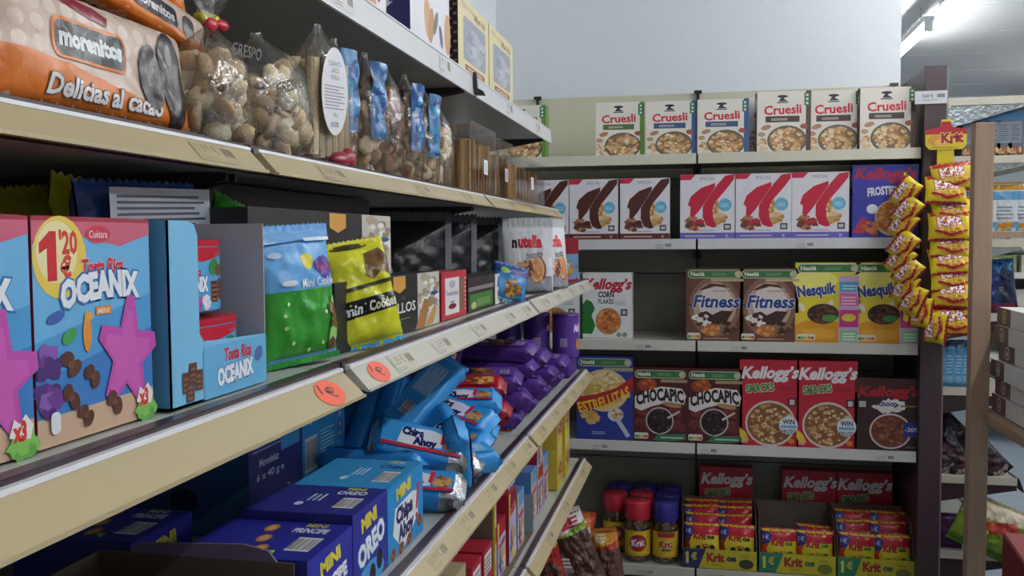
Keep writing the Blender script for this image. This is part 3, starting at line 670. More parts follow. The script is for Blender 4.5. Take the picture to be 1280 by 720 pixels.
for k, (px, py) in enumerate(LS2):
    p = U(px, py+18, Y=3.44-(k % 2)*.012)
    rr_ = (R(-8), R(-52 if k < 6 else -66 if k < 8 else -84), R(-30)); p = p-Euler(rr_).to_matrix() @ Vector((0, 0, .045))
    place(t0, tuple(p), rr_, f'yellow snack bag seen from its side on the left strip, {nth[k]} from the top', 'yellow snack bags on the side strip', scale=(.72, .95, .78))

# ================================================================== left-hand shelves: products (fronts turned to +X)
ZA, ZB, ZC, ZD, ZE = (LEV[k][1] for k in 'ABCDE')
Q90 = PI/2
def LY(px, py, xf): return U(px, py, X=xf).y
def lbox(name, label, cat, y0, y1, d, h, xf, z, side, art=None, top=None, left=None, right=None, group=None, m='card', topcol=None, rot=0, front=None):
    w_ = y1-y0
    t = thing(name, label, cat, (xf-d/2, (y0+y1)/2, z), (0, 0, Q90+rot), group)
    return carton_parts(t, w_, d, h, side, fit(art, w_, h) if art else None, fit(top, w_, d) if top else None,
                        fit(right, d, h) if right else None, fit(left, d, h) if left else None, front, m, topcol)
def star(cx, cy, r, col, a, squash=1, n=5, inner=.45, rot=0):
    P = []
    for k in range(n*2):
        rr_ = r if k % 2 == 0 else r*inner
        for da in ((-.13, .13) if k % 2 == 0 else (0,)):
            an = rot+PI/2+PI*k/n+da; P.append((cx+rr_*math.cos(an)*squash, cy+rr_*math.sin(an)))
    a.poly(P, col)
def choc(a, x, y, r, rot=0, c='5a3224'):
    a.ell(x-r*.3, y+r*.4, r*.62, r*.5, c, 14, rot); a.ell(x+r*.35, y-r*.3, r*.7, r*.5, c, 14, rot+.6); a.ell(x, y, r*.3, r*.25, '74483a', 10)

# ---- middle shelf (C)
def A_ocean(full=True):
    a = Art(14, 17.5); a.rect(0, 0, 14, 17.5, '6fb8e6'); a.poly([(0, 8), (14, 11), (14, 0), (0, 0)], '4f9fd8'); a.poly([(0, 5), (14, 8), (14, 0), (0, 0)], '3f7fc4'); a.poly([(0, 2.2), (14, 2.6), (14, 0), (0, 0)], 'cfae92')
    a.poly([(0, 17.5), (14, 17.5), (14, 16.2), (10, 15.2), (5.6, 15.9), (0, 15.4)], 'd0607a'); a.rect(0, 17.2, 14, 17.5, 'a32238')
    a.ell(2.9, 14.4, 2.9, 3.2, 'f0cf5a'); a.ell(2.6, 14.8, 2.2, 2.4, 'f5e7b0'); a.poly([(1.5, 12.6), (2.5, 12.6), (2.5, 16.4), (1.8, 16.4), (.7, 15.5), (.7, 14.7), (1.5, 15.1)], 'cc1f26'); a.text("'20", 3.8, 14.7, 1.7, 'd8452a', w=2.0, bold=.06); a.text('€', 3.5, 12.9, 1.5, 'd8452a', w=1.2, bold=.08)
    a.ell(7.3, 16.2, 1.5, .75, 'd84a62'); a.ell(7.3, 16.2, 1.5, .62, 'c9304c'); a.text('Cuétara', 7.3, 15.9, .6, 'f2d8dc', w=2.2, bold=.02)
    a.text('Tosta Rica', 7.7, 13.0, 1.2, 'd02036', w=5.2, bold=.07, shear=.15, out=.05, outc='f4dfe2', rot=.02)
    a.text('OCEANIX', 7.6, 10.6, 2.0, 'f4f6fb', w=9.6, bold=.1, out=.09, outc='2a6fb4', arc=.5, rot=.05); a.rect(6.7, 9.6, 8.6, 10.3, 'e08a3a'); a.text('MINI', 7.65, 9.7, .45, 'f6e6c8', bold=.03, w=1.4)
    a.ell(2.2, 9.8, 1.0, .45, '3c64b4', 12, .3); a.ell(3.6, 8.2, .9, .55, '3f9a4c', 12, .5); a.ell(5.6, 8.2, .5, 1.5, 'e8963a', 12); a.ell(5.8, 9.6, .5, .4, 'e8a64a', 10); a.bits(1.2, 4.6, 1.0, 3.0, 24, .9, ['6a3c8c', '8a5ab0', '4c2c74'], 3)
    star(10.6, 6.0, 5.0, 'c64fae', a, .78, rot=-.14, inner=.52); star(10.5, 5.8, 3.9, 'd060b8', a, .78, rot=-.14, inner=.52)
    for x, y, r, q in ((3.6, 6.0, 1.2, 0), (6.0, 4.7, 1.05, .8), (3.5, 3.4, 1.1, 1.3), (5.1, 1.7, 1.0, .4), (8.6, 2.1, 1.1, 1.0)): choc(a, x, y, r, q)
    a.rr(1.2, .9, 2.2, 2.6, .4, 'e9eef2'); a.bits(12.5, .9, 1.3, .8, 14, .8, ['5fa04a', '7fbf5a'], 4)
    a.poly([(11.4, 1.6), (11.9, 2.9), (12.4, 2.5), (13.0, 3.1), (13.7, 2.2), (13.4, 1.2)], 'f1ede8'); a.text('x3', 12.4, 1.3, 1.3, 'd43a2c', w=1.3, bold=.1)
    return a
XO = -.438
o1 = lbox('biscuit_box', 'blue biscuit box with yellow price burst and pink star, fully visible', 'biscuit box', LY(46, 520, XO), LY(191, 500, XO), .05, .158, XO, ZC, '8c1c30', A_ocean(), group='blue biscuit boxes', topcol='a02238')
w_ = LY(191, 500, XO)-LY(46, 520, XO)
y0 = LY(46, 520, XO)
place(o1, (XO-.025, y0+w_/2, ZC)); 
place(o1, (XO-.025, y0-w_/2-.004, ZC), (0, 0, Q90-.02), 'blue biscuit box with a pink star, cut off by the left photo edge', 'blue biscuit boxes')
place(o1, (XO-.085, y0+w_/2+.02, ZC), (0, 0, Q90), 'blue biscuit box behind the fully visible front one', 'blue biscuit boxes')
# open blue display carton with two packs
ya, yb = LY(215, 517, -.43), LY(333, 478, -.43)
t = thing('display_carton', 'tall light blue open display carton holding two biscuit packs', 'display carton', (-.43, ya, ZC))
D, Lc, Hc = .10, yb-ya, .158; cc = '7fc4ea'
mb = MB().box(-D, 0, 0, Lc, 0, .002, cc).box(-D, -D+.0015, 0, Lc, 0, Hc, 'b4b4b8')
mb.box(-D, 0, 0, .0015, 0, Hc, '5aa6d6').box(-D, 0, Lc-.0015, Lc, 0, Hc, 'b0b0b6')
pts = [(0, 0), (Lc, 0), (Lc, .048), (Lc*.31, .052), (Lc*.27, .06), (Lc*.27, Hc-.012), (Lc*.24, Hc-.003), (Lc*.18, Hc), (0, Hc)]
mb.prism(pts, 'x', -.0015, 0, cc); mb.build('carton', t)
a = Art(Lc*100, 16); a.rect(Lc*30, .02, Lc*100, 4.7, '6ab4e0'); a.text('Tosta Rica', Lc*66, 3.1, 1.1, 'c8233a', w=5.2, bold=.08, shear=.15); a.text('OCEANIX', Lc*64, 1.1, 1.5, 'f2f5fa', w=6.8, bold=.1, out=.08, outc='3a78b4', rot=.05)
for x, y in ((2.2, 2.0), (3.3, 2.7), (4.2, 2.0), (2.8, 1.2)): a.rect(x-.6, y-.9, x+.6, y+.9, '5f3a2c'); a.lines(x-.4, y-.7, x+.4, y+.7, 3, '8a6450')
a.ell(Lc*90, 3.0, .9, .7, '5a6cae', 12, .4)
MB().art(a, lambda x, y, l: (.0003+l, x/100, y/100)).build('printed_front', t)
def A_pack():
    a = Art(13, 7); a.rect(0, 0, 13, 7, '58a8dc'); a.poly([(0, 7), (13, 7), (13, 6.3), (7, 5.4), (0, 6)], 'c41e34'); a.text('Tosta Rica', 4.4, 3.9, .9, 'cc2036', w=4.4, bold=.06, out=.03, outc='f0d8dc'); a.text('OCEANIX', 4.8, 2.2, 1.5, 'f4f6fa', w=6.4, bold=.1, out=.08, outc='2a6fb4')
    a.ell(9.4, 4.8, 1.3, .9, '2f8a4a', 14, .3); a.ell(10.6, 4.4, 1.0, .7, '7a4a2c', 12); a.rect(8.6, .8, 10.2, 3.2, '5a3424'); a.rect(10.4, 1.0, 12, 3.4, '6a3e2c'); a.lines(8.8, 1, 11.8, 3.1, 4, '8c5c44'); star(5.4, 1.0, 1.3, 'cf55b2', a); a.bits(7.2, .9, .9, .6, 8, .6, ['eceef4', 'd6dbe8'], 2); return a
def flow(name, label, cat, w, h, d, body, art, loc, rot, m='gloss', seal_col=None, group=None, **kw):
    t = thing(name, label, cat, loc, rot, group); pouch_parts(t, w, h, d/2, body, art, m=m, seal_col=seal_col, pu=6, pv=8, **kw); return t
pk = thing('biscuit_pack', 'upper blue oval biscuit pack with a red top inside the display carton', 'biscuit pack', (-.478, ya+.078, ZC+.076), (0, 0, Q90), 'red-topped biscuit packs in the display carton')
def ovalpack(t):
    n = 32; W2, D2, H2 = .064, .030, .066
    P = [(W2*abs(math.cos(2*PI*k/n))**.6*(1 if math.cos(2*PI*k/n) >= 0 else -1), D2*abs(math.sin(2*PI*k/n))**.8*(1 if math.sin(2*PI*k/n) >= 0 else -1)) for k in range(n)]
    mb = MB(); mb.prism(P, 'z', 0, H2-.006, '4c9cd4', 'gloss'); mb.prism([(x*1.02, y*1.02) for x, y in P], 'z', H2-.006, H2, 'c01e34', 'gloss'); mb.build('wrapper', t)
    a = fit(A_pack(), .118, .058)
    def yy(x):
        c = min(1, abs(x)/W2)**(1/.6); return -D2*max(0, 1-c*c)**.4
    MB().art(a, lambda x, y, l: (x/100-.059, yy(x/100-.059)-.0006-l, y/100+.001), 'gloss', .9).build('printed_front', t)
ovalpack(pk); place(pk, pk.location, (0, 0, Q90+.05))
place(pk, (-.468, ya+.085, ZC+.004), (0, 0, Q90), 'lower blue oval biscuit pack with a red top inside the display carton')
# printed bags
a = Art(13, 18); a.rect(0, 0, 13, 18, '6fb2ea'); a.rect(0, .6, 13, 9.6, '3c9a34'); a.ell(7.1, 13.2, 1.05, 1.1, 'e8d95a'); a.ell(10.0, 12.4, 1.9, 1.1, '5b3c96'); a.bits(10.0, 12.4, 2.1, 1.1, 14, .9, ['5b3c96'], 2); a.text('Peppa Pig', 10, 12.0, .8, 'c04a88', w=3, bold=.04)
a.text('Mini Cookies', 9.0, 9.9, 1.1, 'eef2f6', w=7.0, bold=.03); a.ell(3.4, 10.6, 1.3, .4, 'e9eef6', 12); a.ell(2.2, 14.2, 1.0, .4, 'c8ddf4', 12); a.ell(11.4, 4.6, 1.2, 3.8, 'a9d87a', 18, -.1); a.bits(11.3, 4.6, .8, 3.0, 12, .9, ['6b4a2c', '7a5634'], 3)
for x, y in ((3, 8), (2.4, 5), (3.4, 3), (6.4, 1.8), (8.6, 2.4), (2.2, 6.6), (9.2, 6.4)): a.ell(x, y, .28, .28, 'cfe6a0', 6)
a.poly([(0, 15.6), (13, 16.4), (13, 18), (0, 18)], '7fb4e8'); a.lines(7, 15.8, 12.6, 16.8, 1, 'dfe9f4'); a.rect(0, 0, 13, .7, '2f8a34')
XP = -.435
t = thing('snack_bag', 'light blue and green printed bag of mini cookies leaning beside the display carton', 'snack bag', (XP-.012, (LY(335, 470, XP)+LY(430, 455, XP))/2+.002, ZC+.002), (R(-4), R(-3), Q90-.38))
pouch_parts(t, .114, .156, .022, '5aa2de', fit(a, .114, .156), seed=2, wr=.35, seal_col='6aa8e0')
a = Art(13, 17); a.rect(0, 0, 13, 17, 'd8d52c'); a.rect(0, 0, 13, 1.1, '3fa0dc'); a.poly([(0, 4.6), (13, 5.6), (13, 8.0), (0, 7.4)], '1e1c20'); a.text('mini', 3.6, 5.4, 1.5, 'f4f4f2', w=4, bold=.07, rot=.05); a.text('Cookies', 8.9, 5.7, 1.5, 'e9e4c8', w=5.6, bold=.07, rot=.05)
a.poly([(6.4, 11), (8, 14.6), (11, 15.2), (13, 13), (13, 10.4), (9.6, 11.4), (8.2, 10.2)], '6a4a1e'); a.ell(6, 16, 3.4, .5, '3c3a22'); a.poly([(0, 8.8), (13, 9.6), (13, 10.2), (0, 9.4)], '3a3820')
XM = -.44
t = thing('snack_bag', 'yellow and black crumpled bag of mini cookies overhanging the shelf edge', 'snack bag', (XM+.016, LY(460, 440, XM)-.035, ZC+.002), (R(-10), R(-8), Q90-.66))
pouch_parts(t, .106, .140, .026, 'cfcb28', fit(a, .106, .140), back='8a8d90', seed=11, wr=.5, seal_col='d8d52c')
# things behind the front row
t = thing('snack_bag', 'dim yellow bag standing at the back above the biscuit boxes', 'snack bag', (-.62, U(100, 280, X=-.62).y, ZC), (R(4), R(10), Q90-.3)); pouch_parts(t, .15, .200, .035, 'd2d02c', None, seed=4, wr=.5)
t = thing('snack_bag', 'dim yellow bag at the far left behind the boxes, with a dark patch', 'snack bag', (-.64, .79, ZC), (R(2), R(-5), Q90)); pouch_parts(t, .15, .195, .03, 'a8a42a', None, seed=6, wr=.5)
a = Art(17, 7); a.rect(0, 0, 17, 7, '9aa0a8'); a.rect(0, 0, 17, 1.2, '24409c'); a.lines(1, 1.6, 16, 6.6, 9, '40444c', ragged=.15)
t = thing('snack_bag', 'bag lying on its side behind the display carton, grey text panel', 'snack bag', (-.55, LY(125, 280, -.55)-.02, ZC+.115), (0, R(-2), Q90)); 
b = MB(); 
pouch_parts(t, .20, .085, .03, '3c5aa0', None, seed=7, wr=.3, bodyname='pouch'); MB().art(a, lambda x, y, l: (x/100-.095, -.0335-l, y/100+.008), 'gloss').build('text_panel', t)
t.location.y += .085
lbox('biscuit_box', 'large plain dark box at the back supporting the bag behind the display carton', 'biscuit box', .62, .98, .14, .112, -.5, ZC, '1c1c24', group=None)
t = thing('snack_bag', 'bright green bag with a pointed top behind the display carton', 'snack bag', (-.56, LY(262, 280, -.56), ZC), (R(-3), R(20), Q90-.3)); pouch_parts(t, .10, .195, .03, '3fae2c', None, seed=8, wr=.5)
# black wafer boxes
def A_barq():
    a = Art(18, 9); a.rect(0, 0, 18, 9, '1c1b1e'); a.rect(13.2, 0, 18, 9, 'cfc9c0'); a.bits(15.6, 5.6, 2.2, 3.2, 36, .8, ['b8a890', 'e6e2dc', '9a8a74', 'f0eeea'], 4, (13.3, 0, 18, 9)); a.poly([(12.6, 0), (14.6, 4.8), (15.8, 4.2), (14.6, 0)], 'a8763c'); a.poly([(14.8, .2), (16.6, 3.2), (17.4, 2.6), (16.4, .2)], 'c99a5a'); a.ell(16.8, 5.4, .9, .35, '2f4a8c', 10)
    a.poly([(8.6, 8.9), (10.8, 8.9), (10.8, 7.0), (9.7, 6.3), (8.6, 7.0)], 'dca048'); a.text('BARQUILLOS', 8.2, 3.3, 1.5, 'ece9e4', w=9.0, bold=.03); a.lines(8, 2.2, 11.8, 2.6, 1, '8a7d5c'); a.poly([(5.8, 7.2), (7.0, 5.2), (6.2, 7.4)], 'd0b060'); return a
XQ = -.440
bl = (LY(430, 380, XQ), LY(549, 380, XQ))
bq = lbox('wafer_box', 'black wafer box standing on the shelf to the right of the yellow bag', 'wafer box', bl[0]-.03, bl[1], .055, .088, XQ, ZC, '1a191c', A_barq(), group='black wafer boxes')
place(bq, bq.location, bq.rotation_euler)
ww = bl[1]-bl[0]+.03
place(bq, (XQ-.06, LY(490, 300, XQ-.03)-ww/2, ZC+.089), (0, 0, Q90), 'black wafer box on top of the stack, its full lettering visible above the yellow bag')
place(bq, (XQ-.09, LY(490, 300, XQ-.03)-ww/2-.02, ZC), (0, 0, Q90), 'black wafer box under the topmost one, hidden behind the bags')
for k, (dx, dz, ll) in enumerate(((-.16, 0, 'lowest of the rear stack'), (-.16, .089, 'second in the rear stack'), (-.17, .178, 'topmost, dim and film-wrapped at the back'))):
    if k < 2 or True: place(bq, (XQ+dx-.02, 1.33, ZC+dz), (0, 0, Q90+PI), 'black wafer box turned backwards, '+ll, scale=(1.25, 1, .42 if k == 2 else 1))
# red box, chocolate packs, blue bag
a = Art(13, 8.5); a.rect(0, 0, 13, 8.5, 'c22a3a'); a.rect(1.8, .8, 9, 7.4, 'e9e4e4'); a.rect(9.6, 1.2, 11.6, 7.2, '7a6a50'); a.ell(5.4, 6.2, 1.6, .7, 'b9bcc8'); a.text('Frolelacteas', 5.4, 4.2, .9, '6a7aa8', w=6, bold=.02); a.ell(5.4, 2.2, 2.0, .5, '7a2030'); a.rect(4.4, 2.8, 6.4, 3.2, '9aa0b0'); a.lines(12, 1, 12.7, 7.6, 8, 'f0d8d8')
lbox('biscuit_box', 'small red box with a white label next to the black wafer box', 'biscuit box', LY(552, 400, XQ), LY(583, 395, XQ), .05, .084, XQ, ZC, 'a32434', a)
def A_pims():
    a = Art(15, 7.5); a.rect(0, 0, 15, 7.5, '2c201f'); a.rect(.2, 4.6, 7.2, 5.5, '8a8480'); a.rect(.4, .6, 6.8, 3.9, '3c7a38'); a.rect(2.4, 1.0, 6, 2.6, '6a9a4a'); a.ell(1.5, 1.3, .7, .8, 'c9c88a', 10); a.rect(7.6, 0, 15, 7.5, 'ece8e2'); a.poly([(8.2, 4.2), (8.6, 6.9), (10.6, 6.6), (10.9, 4.7)], '2a3a86'); a.text('PiMs', 9.6, 1.2, 2.0, '6a5a50', w=2.6, bold=.03); a.ell(12.9, 3.8, 1.9, 3.2, 'c98f50'); a.ell(12.9, 3.7, 1.2, 2.2, '3c5a3a'); a.bits(12.9, 3.8, 1.0, 1.8, 10, .6, ['d8a860', '2c4a34'], 3); return a
yp0, yp1 = LY(585, 388, XQ), LY(645, 375, XQ)
pm = lbox('biscuit_box', 'dark brown biscuit box with a green panel and white end, right of the red box', 'biscuit box', yp0, yp1, .07, .066, XQ, ZC, '2a1e1e', A_pims())
a = Art(14, 15); a.rect(0, 0, 14, 15, '3a86c4'); a.rect(0, 10.5, 14, 15, '2c3a80'); a.ell(3.6, 11.5, 1.8, 1.4, '7fb04a', 12); a.bits(8, 5, 3.6, 3.6, 40, 1.2, ['c08a4a', 'd9a860', '8a5c30'], 5); a.rect(0, 0, 14, .8, '6ab0dc')
t = thing('snack_bag', 'blue snack bag with a dark blue top leaning on the silver pouch', 'snack bag', (U(640, 372, Y=1.99).x-.012, 1.99, ZC+.004), (R(-16), R(16), R(35))); pouch_parts(t, .085, .085, .014, '3478b8', fit(a, .085, .085), seed=13, wr=.4)
# stand-up pouches
def A_nut():
    a = Art(20, 19); a.rect(0, 0, 20, 19, 'e4e4e8'); a.rect(0, 16.6, 20, 19, 'c6c7cc'); a.rect(0, 0, 20, 4.2, '8f8f96'); a.text('n', 4.6, 11.6, 2.6, '2a2426', w=2.0, bold=.09); a.text('utella', 10.7, 11.6, 2.9, 'cf2233', w=9.4, bold=.09); a.text('biscuits', 12.4, 8.8, 1.8, '4a4448', w=6.2, bold=.02, rot=.08)
    a.ell(13.6, 5.8, 3.4, 3.4, '8a4a30'); a.ell(13.2, 5.9, 3.0, 3.1, 'e0a878'); a.ell(13.2, 5.9, 2.2, 2.3, 'd1905c'); a.bits(8.6, 6, 2.6, 2.2, 26, 1.2, ['b06a4a', '7a3a28', 'd9a888'], 4); return a
t = thing('cookie_pouch', 'x', 'snack pouch'); pouch_parts(t, .175, .205, .036, 'd6d6dc', fit(A_nut(), .175, .205), m='gloss', standup=True, seal=.12, pu=3, seed=3, wr=.15); nut = t
def nutat(px, yy, rot, label, sc): place(nut, (U(px, 340, Y=yy).x, yy, ZC), (R(-2), 0, R(rot)), label, 'standing cookie pouches', sc)
nutat(660, 2.38, 16, 'white and silver standing pouch with red lettering, the front one, facing the camera', (.76, .8, .96))
nutat(626, 2.47, 18, 'white and silver standing pouch right behind the front one, only its left side showing', (.76, .8, .95))
nutat(690, 2.56, 52, 'white standing pouch turned sideways at the shelf edge', (.6, .8, .96))
t = thing('cookie_pouch', 'x', 'snack pouch'); dka = Art(17, 20); dka.poly([(0, 0), (5.5, 0), (3.2, 10), (3.4, 19), (0, 19)], '85868c'); dka.poly([(14.6, 0), (17, 0), (17, 19), (15.6, 19)], '5c5d64'); dka.rect(0, 18, 17, 19.8, '2a2a2e')
pouch_parts(t, .17, .20, .036, '17161a', dka, back='6d6e74', m='gloss', standup=True, seal=.10, pu=3, seed=5, wr=.2); dk = t
for k, (px, ll) in enumerate(((515, 'leftmost of the three'), (552, 'middle one of the three'), (590, 'rightmost of the three, beside the white pouch'))):
    place(dk, (-.60, U(px, 345, X=-.60).y, ZC), (R(2), 0, R(32)), 'dark standing pouch with silver side, '+ll, 'dark standing pouches')
# small cartons at the shelf end
def A_small(c1, c2):
    a = Art(7, 15); a.rect(0, 0, 7, 15, '8ab6e0'); a.rect(0, 9.8, 7, 15, c1); a.rect(0, 0, 7, 1.2, 'c2283a'); a.bits(3.5, 5, 2.4, 3, 24, 1.3, [c2, 'e0b050', 'c03a4c', 'f0e6d8', '4a6ab8'], 3); return a
s1 = lbox('small_carton', 'x', 'carton', 0, .062, .05, .142, -.4, 0, 'b9a8a0', A_small('b0202e', 'd9862c'), group=None)
s2 = lbox('small_carton', 'x', 'carton', 0, .062, .05, .142, -.4, 0, '7fb0e0', A_small('5fa4dc', 'd8402c'), group=None)
gs = 'small cartons at the far end of the middle shelf'
place(s1, (-.437, 2.97, ZC), (0, 0, R(10)), 'small red-topped carton at the front end of the middle shelf', gs)
place(s1, (-.515, 2.985, ZC), (0, 0, R(10)), 'second small red-topped carton from the shelf edge', gs)
place(s2, (-.59, 3.0, ZC), (0, 0, R(10)), 'small blue-topped carton left of the red-topped ones', gs)
place(s2, (-.665, 3.015, ZC), (0, 0, R(10)), 'second small blue-topped carton, nearest the silver pouch', gs)
place(s1, (-.437, 3.05, ZC), (0, 0, R(8)), 'small red-topped carton in the second row at the shelf end', gs)

# ---- top shelf (A)
ya, yb = LY(513, 50, -.54), LY(562, 85, -.54)
def A_jules():
    a = Art(14, 20); a.rect(0, 0, 14, 20, 'eceaf0'); a.poly([(3, 16.2), (12.6, 16.2), (13.2, 15.2), (12.6, 14.0), (8.4, 14.0), (7.8, 13.4), (7.2, 14.0), (3, 14.0), (2.4, 15.2)], '2c2d6c'); a.text('JULES DESTROOPER', 7.8, 14.7, .8, 'd9daea', w=8.6, bold=.02)
    a.ell(1.6, 13, 1.2, 2.6, '7a7c7a', 8); a.ell(2.4, 9, 1.0, .6, 'b0aca8', 8, .4); a.ell(5.8, 6.2, 1.2, 3.8, 'd9a878', 16, .1); a.ell(7.0, 5.4, 1.0, 3.4, 'c89060', 16, -.1); a.ell(8.6, 6.4, .7, 2.6, '77756e', 10, -.3); a.ell(10.6, 4.6, .6, 2.2, '5a5c6c', 10, .2); a.ell(13.2, 6, 1.2, 4, 'd6a06c', 16); a.ell(12.8, 17.4, .8, 1.6, 'b98050', 12); a.bits(3, 17.6, 2.2, .8, 6, .9, ['d3c7b4', '9a958c'], 4); a.lines(6, 11.8, 8.8, 12.4, 1, 'c0c0cc'); return a
nv = Art(9, 20); nv.rect(0, 0, 9, 20, '292a62'); nv.poly([(3.6, 9), (5.8, 9), (5.8, 6.9), (6.4, 6.9), (4.7, 5.4), (3.0, 6.9), (3.6, 6.9)], 'cfd0e4'); nv.rect(3.6, 8.5, 5.8, 19, 'cfd0e4'); nv.lines(3.9, 9, 5.5, 18, 9, '50528c', ragged=.1)
W_ = yb-ya
jl = lbox('biscuit_box', 'white biscuit box with a navy side, left of the beige window boxes', 'biscuit box', ya, yb, .115, .215, -.54, ZA, '292a62', A_jules(), left=nv)
a = Art(14, 20); a.rect(0, 0, 14, 20, 'eae8ec'); a.bits(8, 5, 4, 4, 16, 2.2, ['d9a06c', 'b5532c', '8a8c90', 'e6d9cc'], 3); a.ell(12, 6, 1, 3.4, '70706e', 8); a.ell(4, 12, 1.3, 3, 'c98a5c', 10)
lbox('biscuit_box', 'white biscuit box with red and brown pictures, left of the navy side', 'biscuit box', LY(484, 25, -.54)-W_-.005, LY(484, 25, -.54)-.005, .115, .20, -.54, ZA, 'dcd9dc', a)
def A_beige():
    a = Art(14, 17); a.rect(0, 0, 14, 17, 'e6d9a8'); a.rr(2.2, 3.6, 12.4, 13.2, .8, '9aa0ae'); a.bits(7.3, 8.4, 4.0, 4.0, 40, 1.5, ['a8aebb', 'b7bac2', '8e94a4', 'c4c4c8'], 5); a.text('Palmeras', 4.2, 15.0, 1.1, 'b39a78', w=5.4, bold=0); a.text('Mar-bú', 9.6, 14.0, 1.6, '8c7468', w=5.2, bold=.04); a.rr(2.8, 1.4, 11.8, 2.8, .5, '9a5a3c'); a.text('HOJALDRE', 7.3, 1.75, .7, 'ecdcc8', w=6.4, bold=.03); return a
ch = Art(8, 17); ch.rect(0, 0, 8, 17, '3a2828'); 
for i in range(8):
    for j in range(17):
        if (i+j) % 2: ch.rect(i, j+.2, i+.75, j+.75, 'cdb9a0', 2)
y1_, y2_, y3_ = LY(573, 90, -.535), LY(611, 118, -.535), LY(643, 135, -.535)
bb = lbox('pastry_box', 'beige window box with a checked brown side, next to the white box', 'pastry box', y1_, y2_, .09, .175, -.535, ZA, 'e0d3a4', A_beige(), left=ch, group='beige window boxes')
place(bb, bb.location)
place(bb, (bb.location.x, y2_+.006+(y2_-y1_)/2, ZA), None, 'beige pastry box with a window at the far end of the top shelf')
t = thing('card_clip', 'small dark clip behind the top of the beige window boxes', 'clip', (-.60, y2_-.03, ZA)); MB().prism([(0, 0), (.02, 0), (.02, .19), (.012, .2), (0, .2)], 'y', 0, .02, '4a3c38').build('clip', t)

# ---- second shelf (B)
def A_moren():
    a = Art(29, 11); a.rect(0, 0, 29, 11, 'd9bfae'); a.lay += 1
    for i in range(15):
        for j in range(4):
            if 1: a.ell(i*2+.9, 5.2+j*1.7, .75, .7, 'e4d0c2', 10, lay=a.lay+(j % 2)*.3)
    a.lay += 1; a.poly([(0, 0), (29, 0), (29, 2.9), (18, 2.6), (9, 4.0), (0, 4.8)], 'd8762a')
    a.poly([(8, 9.7), (9, 10.5), (14.6, 9.3), (14.2, 8.4), (12, 8.6), (9.6, 9.1)], '8a2438')
    a.rr(6.4, 4.4, 16.8, 8.0, 1.1, 'd87a34'); a.rr(6.8, 4.7, 16.4, 7.7, .9, '23262c'); a.text('morenitos', 11.6, 5.6, 1.5, 'eef0f2', w=8.6, bold=.09)
    a.text('Delicias al cacao', 13.6, 1.2, 1.7, 'e8e2e0', w=16, bold=.05, shear=.2, out=.06, outc='5a4a4c')
    a.ell(20.4, 4.9, 1.9, 3.2, '2b2326', 24, .12); a.ell(24.2, 4.9, 2.2, 5.2, '2f2629', 24, .12); a.ell(23.6, 7.6, .6, 1.2, '5c5054', 10, .1); return a
XMo = -.505
y1_, y2_ = LY(2, 125, XMo), LY(262, 170, XMo)
t = thing('cake_pack', 'large orange and pale pink wrapped cake pack with a black name band', 'cake pack', (XMo-.035, (y1_+y2_)/2, ZB+.002), (R(-6), R(0), Q90))
pouch_parts(t, (y2_-y1_), .106, .028, 'd0823c', fit(A_moren(), y2_-y1_, .106), pu=8, pv=8, seed=21, wr=.10, seal=.01, seal_col='d9b8a0')
a2 = Art(20, 5); a2.rect(0, 0, 20, 5, 'd9c0b0'); a2.rect(0, 0, 20, 1.6, 'd8762a'); a2.rr(5, 1.4, 13, 3.6, .6, '2a2a30'); a2.text('morenitos', 9, 2.0, 1.0, 'e8e8ea', w=6.8, bold=.07); a2.rr(14, 1.2, 16, 3.6, .6, '3a3034')
sp = thing('cake_pack', 'small pink and orange cake pack lying on top, upper one', 'cake pack', (-.59, LY(150, 20, -.55)+.06, ZB+.16), (R(-8), R(8), Q90), 'small cake packs lying on top of the large one')
pouch_parts(sp, .22, .05, .02, 'd8a080', fit(a2, .22, .05), pu=8, pv=6, seed=22, wr=.1, seal=.01); place(sp, sp.location)
place(sp, (-.575, LY(150, 40, -.55)+.075, ZB+.112), (R(-8), R(8), Q90), 'small pink and orange cake pack lying on top, lower one with its end showing')
t = thing('cake_pack', 'orange cake pack cut by the upper left corner of the photo', 'cake pack', (-.485, .50, ZB+.002), (R(-5), 0, Q90+.25)); pouch_parts(t, .13, .15, .03, 'c9701f', None, pu=6, pv=8, seed=23, wr=.15, seal=.02)

